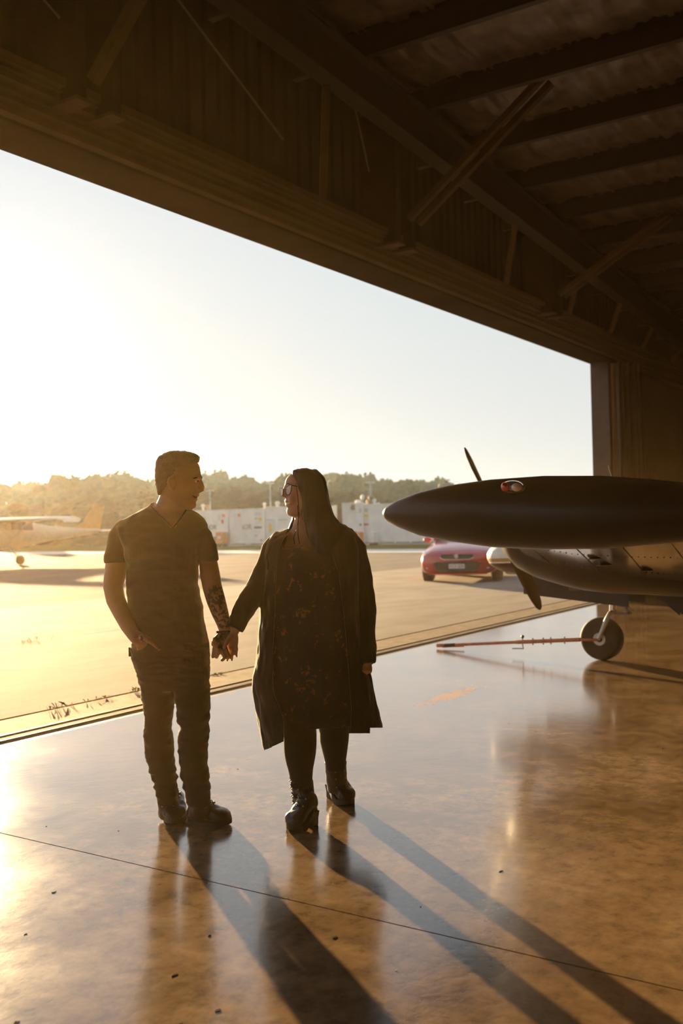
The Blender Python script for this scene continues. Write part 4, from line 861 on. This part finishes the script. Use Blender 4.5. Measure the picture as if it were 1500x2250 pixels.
legs_l = [(1424, 288, 378, .0, .12), (1440, 289, 378, 0, .118), (1466, 297.5, 380, 0, .115), (1497, 307, 381, -.005, .11), (1530, 312, 381, -.01, .1), (1567, 317, 380, -.015, .092), (1587, 316.5, 376.5, -.015, .088), (1594, 318.5, 374.5, -.012, .085), (1602, 314.5, 375, -.012, .083), (1612, 315, 378.5, -.01, .082), (1641, 319, 380.5, 0, .082), (1660, 321.5, 382, .004, .08), (1680, 325.5, 384, .006, .076), (1693, 329, 386.5, .008, .074), (1700, 333.5, 384.5, .008, .07), (1710, 335, 390.5, .008, .074), (1718, 341, 387, .008, .068), (1726, 338.5, 390, .006, .07), (1734, 343, 386.5, .004, .066), (1743, 342.5, 391, 0, .068), (1752, 347, 389, 0, .064), (1764, 347, 394, -.005, .066)]
legs_r = [(1424, 372, 459.5, .0, .12), (1440, 374, 460.5, 0, .118), (1466, 376, 460.5, 0, .115), (1497, 379, 460.5, 0, .11), (1530, 384, 461, 0, .1), (1556, 389.5, 462, 0, .092), (1572, 389, 462.5, .0, .088), (1583, 388, 459.5, .0, .085), (1591, 395, 457, 0, .082), (1600, 394, 459, 0, .082), (1622, 391.5, 458, .004, .082), (1650, 393, 456.5, .01, .08), (1672, 394, 456, .012, .077), (1687, 396.5, 456.5, .014, .075), (1697, 394.5, 460, .015, .073), (1707, 396, 463, .015, .075), (1717, 403, 459.5, .015, .069), (1728, 401, 462.5, .013, .071), (1737, 407, 460.5, .01, .066), (1746, 405, 463, .008, .069), (1756, 411, 461.5, .006, .065), (1768, 411.5, 464.5, .004, .067)]
legs_l = [(y, a_, c_, d_ + .03 * (y - 1424) / 340, r_) for y, a_, c_, d_, r_ in legs_l]; legs_r = [(y, a_, c_, d_ - .07 * (y - 1424) / 340, r_) for y, a_, c_, d_, r_ in legs_r]
slices(b, legs_l[:-1], DM, 20, 2.2, .016); slices(b, legs_r[:-1], DM, 20, 2.2, .016)
sk_man = skin; ell_m = at(480, 1312, DM - .065); hnd = at(487, 1408, HD - .03); wr_t = at(312, 1405, DM - .16); mid_f = at(490, 1357, DM - .075)
tattooed(sk_man, [(ell_m - mo, .07), (mid_f - mo, .06), (hnd - mo, .045), (wr_t - mo, .022), (at(487, 1336, DM - .07) - mo, .065)])
link('body', remesh(b, 'body', .0045, 2, .4, mo), sk_man, man, 'all')
# hair: cropped cap
h = MB(); slices(h, [(991.5, 380, 395, 0, .02), (993, 372, 412, 0, .05), (996, 363, 424, 0, .064), (1000, 355, 434, 0, .072), (1004, 350, 437, 0, .077), (1010, 345.5, 437.5, 0, .078), (1016, 344, 434.5, 0, .08), (1022, 343, 419, 0, .081), (1032, 342, 407, 0, .0815), (1042, 341.7, 401, 0, .0815), (1048, 341.8, 394, 0, .081), (1056, 342.8, 388, 0, .079), (1064, 344.5, 384, 0, .077), (1070, 346, 372, 0, .0745), (1080, 347, 362, 0, .068), (1088, 349, 356, 0, .05)], DM - .01, 34, 3.4)
hm = remesh(h, 'hair', .005, 2, .4, mo); crumple(hm, .0035, 70, 3.0); link('hair', hm, hair_m, man, 'all')
e1 = at(431.5, 1057.5, DM - .06); ew = MB().ell(e1, RT * .0085, FW * .006, UP * .0052).build('eye', eye_w, man, smooth='all'); MB().ell(e1 + RT * .006 - FW * .002, RT * .004, FW * .0045, UP * .0045).build('iris', iris_m, ew, smooth='all')
e2 = at(431.5, 1057.5, DM + .04); ew = MB().ell(e2, RT * .0085, FW * .006, UP * .0052).build('eye', eye_w, man, smooth='all')
for dd in (-.066, .046): MB().tube([at(425, 1051.5, DM + dd), at(431, 1049.5, DM + dd + .004), at(437, 1051, DM + dd + .012)], [.0025, .0038, .0025], 8, round_end=True).build('eyebrow', brow_m, man, smooth=True)
MB().tube([at(423.5, 1089.5, DM - .05), at(427.5, 1092.5, DM - .045), at(432, 1092.6, DM - .03)], [.0018, .0028, .0025], 8, round_end=True).build('mouth', mat('mouth_dark', (.10, .04, .03), .6), man, smooth=True)
# T-shirt with V-neck
ts = MB(); slices(ts, torso + [(1432, 292, 458, 0, .132)], DM, 36, 2.3)
limb(ts, [(306, 1160, 21, .02), (277, 1164, 25.5, .02), (263, 1184, 26.5, .02), (258.5, 1205, 27, .02), (257, 1222, 27.5, .02), (258, 1236, 27.5, .02)], DM, 20, end=False)
limb(ts, [(404, 1160, 18, .01), (431, 1161, 20.5, .01), (445, 1180, 22, .0), (452, 1202, 22.5, 0), (456, 1220, 22.5, -.003), (457.5, 1234, 22.8, -.003)], DM, 20, end=False)
tme = remesh(ts, 'tshirt', .0065, 10, .5, mo); crumple(tme, .006, 9, 1.0, stretch=(1, 1, 1.6))
cut_front(tme, [(328, 1095), (331, 1113), (350, 1133), (369, 1150), (374, 1158), (380, 1161.5), (386, 1157), (391, 1147), (400, 1132), (408, 1120), (410, 1095)], mo, DM + .02)
tso = link('tshirt', tme, tee_m, man, 'all')
sd = tso.modifiers.new('thickness', 'SOLIDIFY'); sd.thickness = .003; sd.offset = -1
MB().tube([at(332, 1112, DM - .075), at(350, 1132, DM - .1), at(368, 1149, DM - .112), at(380, 1161, DM - .118), at(390, 1148, DM - .11), at(400, 1133, DM - .1), at(408, 1121, DM - .07)], .004, 8).build('collar', tee_m, tso, smooth=True)
# jeans, waistband and belt line
jn = MB(); slices(jn, [(1405, 292, 455, 0, .128)] + [(r[0], legs_l[i][1], legs_r[i][2], 0, .135 - .006 * i) for i, r in enumerate(legs_l[:3])] + [(1490, 304, 460.5, 0, .118), (1512, 309, 460.5, 0, .105)], DM, 36, 2.4)
slices(jn, legs_l, DM, 28, 2.3); slices(jn, legs_r, DM, 28, 2.3)
jme = remesh(jn, 'jeans', .006, 1, .4, mo); crumple(jme, .007, 15, 7.0, stretch=(.8, .8, 2.4)); jo = link('jeans', jme, jean_m, man, 'all')
MB().tube([at(287, 1425, DM - .1), at(296, 1442, DM - .118), at(312, 1462, DM - .125)], .004, 8).build('pocket_seam', jean_m, jo)
MB().obox(at(286, 1432, DM + .0), RT * .006, FW * .01, UP * .022).build('belt_loop', jean_m, jo)
# beaded bracelet on the wrist
bc = at(492.5, 1391, DM - .055); ax = (at(494, 1400, DM - .055) - at(494, 1380, DM - .05)).normalized(); bx_ = ax.cross(FW).normalized(); by_ = ax.cross(bx_)
br = bpy.data.objects.new('bracelet', None); COL.objects.link(br); br.parent = man; br.location = bc - mo; br.empty_display_size = .05
bead = MB().ell((0, 0, 0), (.0058, 0, 0), (0, .0058, 0), (0, 0, .0058), 10, 7).mesh('bead')
for row in (-1, 1):
    for q in range(20):
        t = 2 * math.pi * q / 20; o = link('bead', bead, sole_m, br, 'all'); o.location = bx_ * math.cos(t) * .0335 + by_ * math.sin(t) * .027 + ax * row * .0058
hl_ = gnd(372, 1800) + FW * .20; tl_ = gnd(383, 1814)
boot(man, hl_, tl_, [(371, 1790, 24, .07), (369, 1770, 22.5, .05), (368, 1750, 21.5, .03)], DM, 0, .022, .056, laces=5)
hr_ = gnd(414, 1808); tr_ = gnd(507, 1814)
boot(man, hr_, tr_, [(434, 1792, 24, -.05), (436, 1774, 23, -.06), (437, 1752, 22, -.06)], DM, 0, .022, .05, laces=5)

# ------------------------------------------------------------------ the woman
DW = 4.92
wroot = gnd(690, 1800); wom = thing('person', wroot, 'person in black coat over printed dress with long dark hair and glasses', 'person')
wo = origin(wom)
b = MB(); HDW = DW - .01
slices(b, [(1036, 650, 690, .0, .05), (1042, 636, 704, 0, .066), (1050, 629, 710, 0, .074), (1058, 626, 713, 0, .078), (1066, 625.5, 714, 0, .079), (1074, 627.5, 714, 0, .079), (1082, 628, 712, 0, .078), (1090, 627, 708, 0, .077), (1097, 626.5, 704, 0, .075), (1104, 629, 700, 0, .073), (1110, 630.5, 697, 0, .07), (1116, 630.5, 694, 0, .067), (1122, 629, 690, 0, .062), (1128, 630, 686, 0, .056), (1132.5, 634, 682, 0, .046), (1136, 642, 678, 0, .03)], HDW, 36, 2.15, 0, -.26)
limb(b, [(627, 1068, 3.2, -.004), (624, 1077, 4.0, -.006), (622.6, 1083, 5, -.008), (623.2, 1087.2, 5.2, -.008), (629, 1090, 5, -.01)], HDW, 12)
limb(b, [(637, 1101.5, 3.6, -.03), (629.5, 1101, 3.7, -.014), (628, 1101, 3.5, .006)], HDW, 10)
limb(b, [(636, 1109, 3.8, -.028), (630.5, 1109.5, 3.8, -.012), (629.5, 1109.5, 3.5, .006)], HDW, 10)
b.ell(at(644, 1098, HDW - .045), RT * .026, FW * .02, UP * .026)
slices(b, [(1110, 647, 700, .0, .056), (1130, 648, 700, .0, .058), (1144, 646, 702, .0, .06), (1158, 640, 712, .005, .07), (1172, 628, 726, .005, .082), (1190, 612, 748, .0, .095), (1215, 596, 764, -.01, .12), (1250, 585, 770, -.02, .14), (1320, 586, 768, -.02, .15), (1400, 584, 772, -.01, .16), (1480, 585, 775, .0, .155), (1560, 600, 770, 0, .13)], DW, 30, 2.2)
wl = [(606, 1198, 14, .0), (586, 1240, 17, -.02), (572, 1280, 17, -.05), (553, 1318, 15, -.09), (533, 1352, 13, -.12), (519, 1376, 12.5, -.14), (511, 1392, 11, -.145)]
wr2 = [(768, 1200, 15, .0), (782, 1250, 17, .0), (790, 1310, 17, -.01), (797, 1360, 16, -.03), (802, 1410, 14, -.06), (804, 1445, 13, -.085), (804, 1460, 13, -.09)]
limb(b, wl, DW, 16); limb(b, wr2, DW, 16)
HW = DM - .06   # her hand meets his
limb(b, [(511, 1390, 11, .01), (512, 1402, 12, .012), (511, 1414, 12.5, .01), (509, 1424, 11.5, .005)], HW, 14, flat=(FW, .55))
nails = []
for pts in ([(517, 1418, 4.9, .0), (519, 1427, 4.7, -.012), (517.5, 1434, 4.3, -.014), (519, 1439, 3.4, -.006)], [(512, 1424, 4.9, -.004), (511.5, 1434, 4.7, -.018), (508.5, 1441, 4.2, -.02), (509, 1447, 3.4, -.012)], [(505, 1426, 4.8, -.006), (504, 1437, 4.5, -.012), (501, 1443, 4, -.008), (500, 1448, 3.2, .0)], [(478, 1404, 4.6, .03), (469, 1410, 4.6, .02), (467.5, 1416, 4.0, .0), (472, 1421, 3.3, -.012)], [(507, 1398, 5.8, -.02), (499, 1408, 5.6, -.03), (494, 1418, 5, -.034), (491, 1425, 4.2, -.03)]):
    limb(b, pts, HW, 12); nails.append((pts[-2], pts[-1]))
# other hand hangs half closed below the cuff
HB = DW - .095
limb(b, [(804, 1456, 13.5, .0), (803, 1466, 13.5, .0), (802, 1471, 12, .0)], HB, 14, flat=(FW, .62))
for k, (x0, dx) in enumerate(((793.5, -1), (800, -.5), (806.5, 0), (813, .5))):
    limb(b, [(x0, 1466, 4.6, -.012), (x0 + dx, 1474, 4.6, -.022), (x0 + dx - 1, 1478 - abs(k - 1.5), 4.2, -.01), (x0 + dx - 1, 1474, 3.8, .012)], HB, 10)
limb(b, [(792, 1462, 5, -.012), (789, 1469, 4.8, -.022), (792, 1475, 4.2, -.03)], HB, 10)
wl_l = [(1540, 616, 694, -.02, .1), (1571, 619, 691, -.03, .098), (1591, 621, 693.5, -.04, .095), (1614, 622, 695.5, -.05, .09), (1636, 622.5, 695.3, -.06, .087), (1656, 624, 693.8, -.07, .083), (1675, 628, 690.5, -.08, .077), (1690, 632.5, 687.5, -.09, .07), (1712, 637.5, 686, -.1, .064), (1730, 639, 687, -.1, .062)]
wl_r = [(1540, 697, 772, .08, .1), (1571, 699, 771, .1, .098), (1600, 700.5, 768, .12, .095), (1614, 701, 766.5, .13, .092), (1626, 701.5, 766, .14, .09), (1649, 707, 763, .16, .082), (1660, 710, 761.5, .17, .076), (1671, 712.5, 760, .18, .07), (1690, 716, 758, .19, .066)]
slices(b, wl_l, DW, 20, 2.1, .006); slices(b, wl_r, DW, 20, 2.1, .006)
link('body', remesh(b, 'body', .0045, 2, .4, wo), skin_w, wom, 'all')
for a_, c_ in nails:
    p0, p1 = at(a_[0], a_[1], HW + a_[3]), at(c_[0], c_[1], HW + c_[3]); d = (p1 - p0).normalized()
    MB().tube([p1 - d * .003, p1 + d * .005, p1 + d * .013], [.0052, .0048, .0022], 8, round_end=True).build('fingernail', mat('dark_nail_polish', (.03, .01, .012), .2), wom, smooth=True)
# hair: long straight fall with a centre parting edge
h = MB()
hrows = [(1030.5, 655, 672, 0, .02), (1032.5, 646, 692, 0, .055), (1036, 641, 700, 0, .075), (1042, 642, 706, 0, .09), (1050, 644.5, 712, 0, .098), (1060, 647.5, 716.5, 0, .102), (1075, 650, 720, 0, .104), (1090, 652.5, 723, 0, .104), (1105, 655, 726, 0, .103), (1118, 656.5, 730, 0, .102), (1132, 659, 734, 0, .105), (1144, 665, 740, 0, .11), (1156, 670, 748, -.01, .118), (1172, 675, 752, -.02, .128), (1190, 680, 750, -.03, .135), (1212, 688, 742, -.05, .12), (1226, 698, 732, -.055, .1)]
slices(h, hrows, HDW, 30, 2.4)
slices(h, [(1090, 650, 660, .07, .02), (1120, 645, 662, .075, .03), (1142, 641, 652, .05, .04), (1160, 634, 648, .03, .045), (1185, 622, 638, -.01, .04), (1210, 614, 630, -.05, .03), (1235, 612, 624, -.08, .02)], HDW, 16, 2.1)
hm = remesh(h, 'hair', .006, 3, .5, wo); crumple(hm, .006, 14, 2.0, stretch=(2.2, 2.2, .25)); ho = link('hair', hm, hair_d, wom, 'all')
for pts in ([(653.5, 1110, -.085), (655.5, 1140, -.09), (652, 1162, -.1), (644.5, 1180, -.115), (647, 1196, -.13)], [(655.5, 1125, -.088), (655, 1150, -.095), (654, 1175, -.115), (658, 1196, -.13)], [(668, 1130, -.1), (672, 1160, -.115), (678, 1185, -.13)], [(650, 1060, -.09), (654, 1090, -.098), (656, 1118, -.098), (657, 1138, -.096)]):
    ps = [at(x, y, HDW + d) for x, y, d in pts]
    for _ in range(2):
        ps = [ps[0]] + [v for a_, b_ in zip(ps, ps[1:]) for v in (a_ * .75 + b_ * .25, a_ * .25 + b_ * .75)] + [ps[-1]]
    MB().tube(ps, [.0016] * (len(ps) - 1) + [.0006], 6).build('hair_strand', hair_d, ho, smooth=True)
# face: eyes, brows, smile, glasses
for px, dd in ((632, -.052), (620.5 + 8, .03)):
    e = at(px, 1075, HDW + dd); ew = MB().ell(e, RT * .007, FW * .006, UP * .005).build('eye', eye_w, wom, smooth='all'); MB().ell(e - RT * .004 - FW * .003, RT * .004, FW * .004, UP * .0042).build('iris', iris_m, ew, smooth='all')
MB().tube([at(628, 1064, HDW - .045), at(633, 1062.5, HDW - .062), at(640, 1066, HDW - .074)], [.002, .003, .002], 8, round_end=True).build('eyebrow', brow_m, wom, smooth=True)
MB().tube([at(627, 1104.5, HDW - .018), at(632, 1106.5, HDW - .036), at(637, 1105.5, HDW - .05), at(641, 1101.5, HDW - .06)], [.003, .0042, .0036, .0018], 8, round_end=True).build('teeth', tooth, wom, smooth=True)
MB().tube([at(626.5, 1101.5, HDW - .015), at(632, 1103, HDW - .036), at(638, 1102, HDW - .054), at(642, 1100, HDW - .062)], [.0028, .0034, .0028, .0015], 8, round_end=True).build('upper_lip', lip_m, wom, smooth=True)
MB().tube([at(628, 1109, HDW - .015), at(633, 1110.5, HDW - .034), at(638, 1107.5, HDW - .05), at(642, 1102.5, HDW - .061)], [.003, .0036, .003, .0015], 8, round_end=True).build('lower_lip', lip_m, wom, smooth=True)
MB().ell(at(630.5, 1091.5, HDW - .018), RT * .0035, FW * .003, UP * .002).build('nostril', mat('mouth_dark', (.10, .04, .03), .6), wom)
gl = thing('glasses', at(628, 1076, HDW - .03), 'dark-rimmed cat-eye glasses worn by the person with long hair', 'glasses')
rim_m = mat('glasses_rim', (.015, .012, .013), .3, coat=.5); lens_m = mat('glasses_lens', (.62, .60, .62), .03, spec=.9, coat=1.0, trans=.75)
def lens(c, ux, uy, name):
    pts = [c + ux * x + uy * y for x, y in ((-.9, .55), (-.2, .85), (.55, .95), (1.05, 1.05), (1.0, .5), (.85, -.2), (.45, -.85), (-.2, -1.0), (-.75, -.7), (-1.0, 0))]
    rim = MB().tube(pts + [pts[0], pts[1]], .0022, 8).build('rim', rim_m, gl, smooth=True); nrm = ux.cross(uy).normalized() * .0008
    MB().prism([p - nrm for p in pts], nrm * 2).build('lens', lens_m, rim)
lens(at(633.5, 1077, HDW - .075), (RT * .017 - FW * .009).normalized() * .0175 + UP * .003, UP * .0235, 'near')
lens(at(618.5, 1081, HDW - .012), (-RT * .012 + FW * .02).normalized() * .019 , UP * .021, 'far')
MB().tube([at(627, 1074, HDW - .058), at(624.5, 1073, HDW - .045), at(622.5, 1075.5, HDW - .03)], .002, 8).build('bridge', rim_m, gl, smooth=True)
MB().tube([at(640.5, 1066.5, HDW - .086), at(655, 1069, HDW - .088), at(672, 1073, HDW - .086)], .0022, 8).build('temple_arm', rim_m, gl, smooth=True)
# tights
tg = MB(); slices(tg, wl_l, DW, 26, 2.1); slices(tg, wl_r, DW, 26, 2.1); tgm = remesh(tg, 'tights', .007, 3, .5, wo); link('tights', tgm, tight_m, wom, 'all')
# printed dress
dr = MB(); slices(dr, [(1194, 600, 764, -.005, .125), (1204, 594, 772, -.01, .145), (1222, 590, 776, -.018, .165), (1250, 588, 774, -.025, .178), (1285, 586, 772, -.025, .178), (1320, 586, 774, -.02, .176), (1370, 584, 778, -.018, .182), (1420, 583, 782, -.015, .19), (1470, 584, 784, -.01, .19), (1520, 590, 784, -.0, .186), (1550, 604, 783, .0, .18), (1564, 612, 782, .0, .178), (1572, 616, 781, .01, .176), (1590, 618, 779, .02, .15)], DW, 40, 2.3)
dme = remesh(dr, 'dress', .008, 4, .5, wo); crumple(dme, .008, 8, 4.0, stretch=(2, 2, .4))
cut_front(dme, [(600, 1180), (628, 1202), (640, 1203.5), (662, 1206), (676, 1203), (690, 1197), (700, 1180)], wo, DW)
dro = link('dress', dme, dress_m, wom, 'all')
MB().tube([at(626, 1203, DW - .135), at(640, 1205, DW - .145), at(662, 1208, DW - .148), at(678, 1204, DW - .146), at(692, 1198, DW - .135)], .006, 8).build('neckline_trim', coat_m, dro, smooth=True)
MB().ell(at(664, 1206, DW - .155), RT * .016, FW * .008, UP * .014).build('neckline_bow', coat_m, dro, smooth='all')
# open coat
ct = MB(); slices(ct, [(1150, 668, 744, .02, .07), (1158, 640, 760, .02, .09), (1166, 616, 772, .02, .11), (1176, 597, 784, .01, .13), (1190, 589, 786, .0, .15), (1215, 583, 790, -.012, .178), (1250, 579, 790, -.02, .192), (1300, 574, 790, -.018, .195), (1352, 571, 792, -.015, .198), (1410, 567.5, 797, -.01, .206), (1446, 562.5, 803, -.005, .212), (1481, 557, 812, .0, .216), (1509, 555.5, 817, .0, .22), (1545, 561, 825, .005, .222), (1570, 564.5, 831.5, .01, .222), (1597, 570, 838.5, .015, .222), (1614, 574, 838.5, .02, .22), (1630, 578, 838, .025, .22), (1648, 583, 837, .03, .22)], DW, 44, 2.4)
limb(ct, [(640, 1195, 21, .0), (612, 1190, 23, .0), (596, 1208, 22, .0), (587, 1238, 22, -.02), (575, 1270, 23, -.045), (558, 1302, 24.5, -.075), (541, 1330, 24.5, -.105), (528, 1355, 22, -.128), (519, 1372, 19.5, -.142), (515, 1381, 18.5, -.148)], DW, 20, end=False)
limb(ct, [(735, 1190, 24, .0), (763, 1186, 26, .0), (779, 1207, 26, .0), (786, 1250, 27, .0), (793.5, 1300, 28, -.01), (797.5, 1342, 27, -.022), (799, 1367, 25, -.035), (801.5, 1395, 23.5, -.052), (802.5, 1407, 21.5, -.058), (803.5, 1420, 22, -.066), (804.5, 1436, 20.5, -.076), (805.5, 1450, 20, -.084), (806, 1458, 19.5, -.088)], DW, 20, end=False)
cme = remesh(ct, 'coat', .0075, 3, .45, wo); crumple(cme, .007, 11, 6.0, stretch=(1.6, 1.6, .7))
# front opening, and the hem that runs up at the back and right panel
cut_front(cme, [(640, 1140), (632, 1165), (612, 1205), (606, 1260), (603, 1352), (598, 1450), (600, 1520), (622, 1580), (622.5, 1640), (640, 1700), (766, 1700), (772, 1560), (764, 1450), (756, 1352), (744, 1260), (724, 1200), (700, 1140)], wo, DW + .02)
bm = bmesh.new(); bm.from_mesh(cme); dead = []
score(bm, [((583, 1647), (626, 1627.65)), ((583, 1611), (900, 1611)), ((583, 1599), (900, 1599)), ((583, 1590), (900, 1590)), ((812, 1560), (812, 1640)), ((626, 1560), (626, 1640)), ((767, 1560), (767, 1640))], wo)
for f in bm.faces:
    p = f.calc_center_median() + wo; x, y = proj(p); dpt = (p - CAM).dot(FW) - DW
    hem = 1647 - (x - 583) * .45 if x < 626 and dpt < .1 else (1611 if x < 812 else 1599)
    if x > 626 and x < 767 and dpt > 0: hem = 1590
    if x < 626 and dpt >= .1: hem = 1590
    if y > hem: dead.append(f)
bmesh.ops.delete(bm, geom=dead, context='FACES'); bm.to_mesh(cme); bm.free()
co = link('coat', cme, coat_m, wom, 'all'); sd = co.modifiers.new('thickness', 'SOLIDIFY'); sd.thickness = .005; sd.offset = 0
MB().tube([at(594, 1200, DW - .1), at(586, 1222, DW - .12), at(589, 1238, DW - .13), at(588, 1252, DW - .135)], .005, 8).build('lapel_edge', coat_m, co, smooth=True)
# heeled lace-up boots
th, tt = gnd(684, 1812), gnd(634, 1828)
boot(wom, th + (th - tt).normalized() * .02, tt, [(678, 1796, 23, -.16), (671, 1774, 26, -.145), (667, 1753, 25.5, -.125), (664, 1731, 24.8, -.11), (662, 1713, 25.2, -.1)], DW, .055, .028, .052, laces=7)
th, tt = gnd(727, 1750), gnd(770, 1772)
boot(wom, th, tt, [(742, 1738, 22, .2), (740, 1724, 23.5, .2), (738.5, 1706, 23.5, .195), (737, 1690, 23.5, .19), (736.5, 1672, 24.8, .185)], DW, .055, .028, .05, laces=6)

# ================================================================== HAZE: thin sunlit air outdoors; hangar volume added to imitate golden lens glare
def haze(name, a, b, dens, g, label, col=(1, .93, .82)):
    m = bpy.data.materials.new(name); m.use_nodes = True; nt = m.node_tree; nt.nodes.clear()
    v = nd(nt, 'ShaderNodeVolumeScatter', Color=(*col, 1), Density=dens, Anisotropy=g); o = nt.nodes.new('ShaderNodeOutputMaterial')
    nt.links.new(v.outputs[0], o.inputs['Volume'])
    h = MB().box(a, b).build(name, m); h['kind'] = 'stuff'; h['label'] = label; h['category'] = 'haze'
haze('apron_haze', (-60, 6.0, .06), (230, 240, 14), .00025, .6, 'thin sunlit haze over the airfield', (.52, .76, 1.0))
haze('hangar_glare_haze', (-13.9, -2.0, .012), (23.9, 5.5, 2.15), .00095, .8, 'added golden haze imitating lens glare low in the hangar mouth', (1, .66, .28))
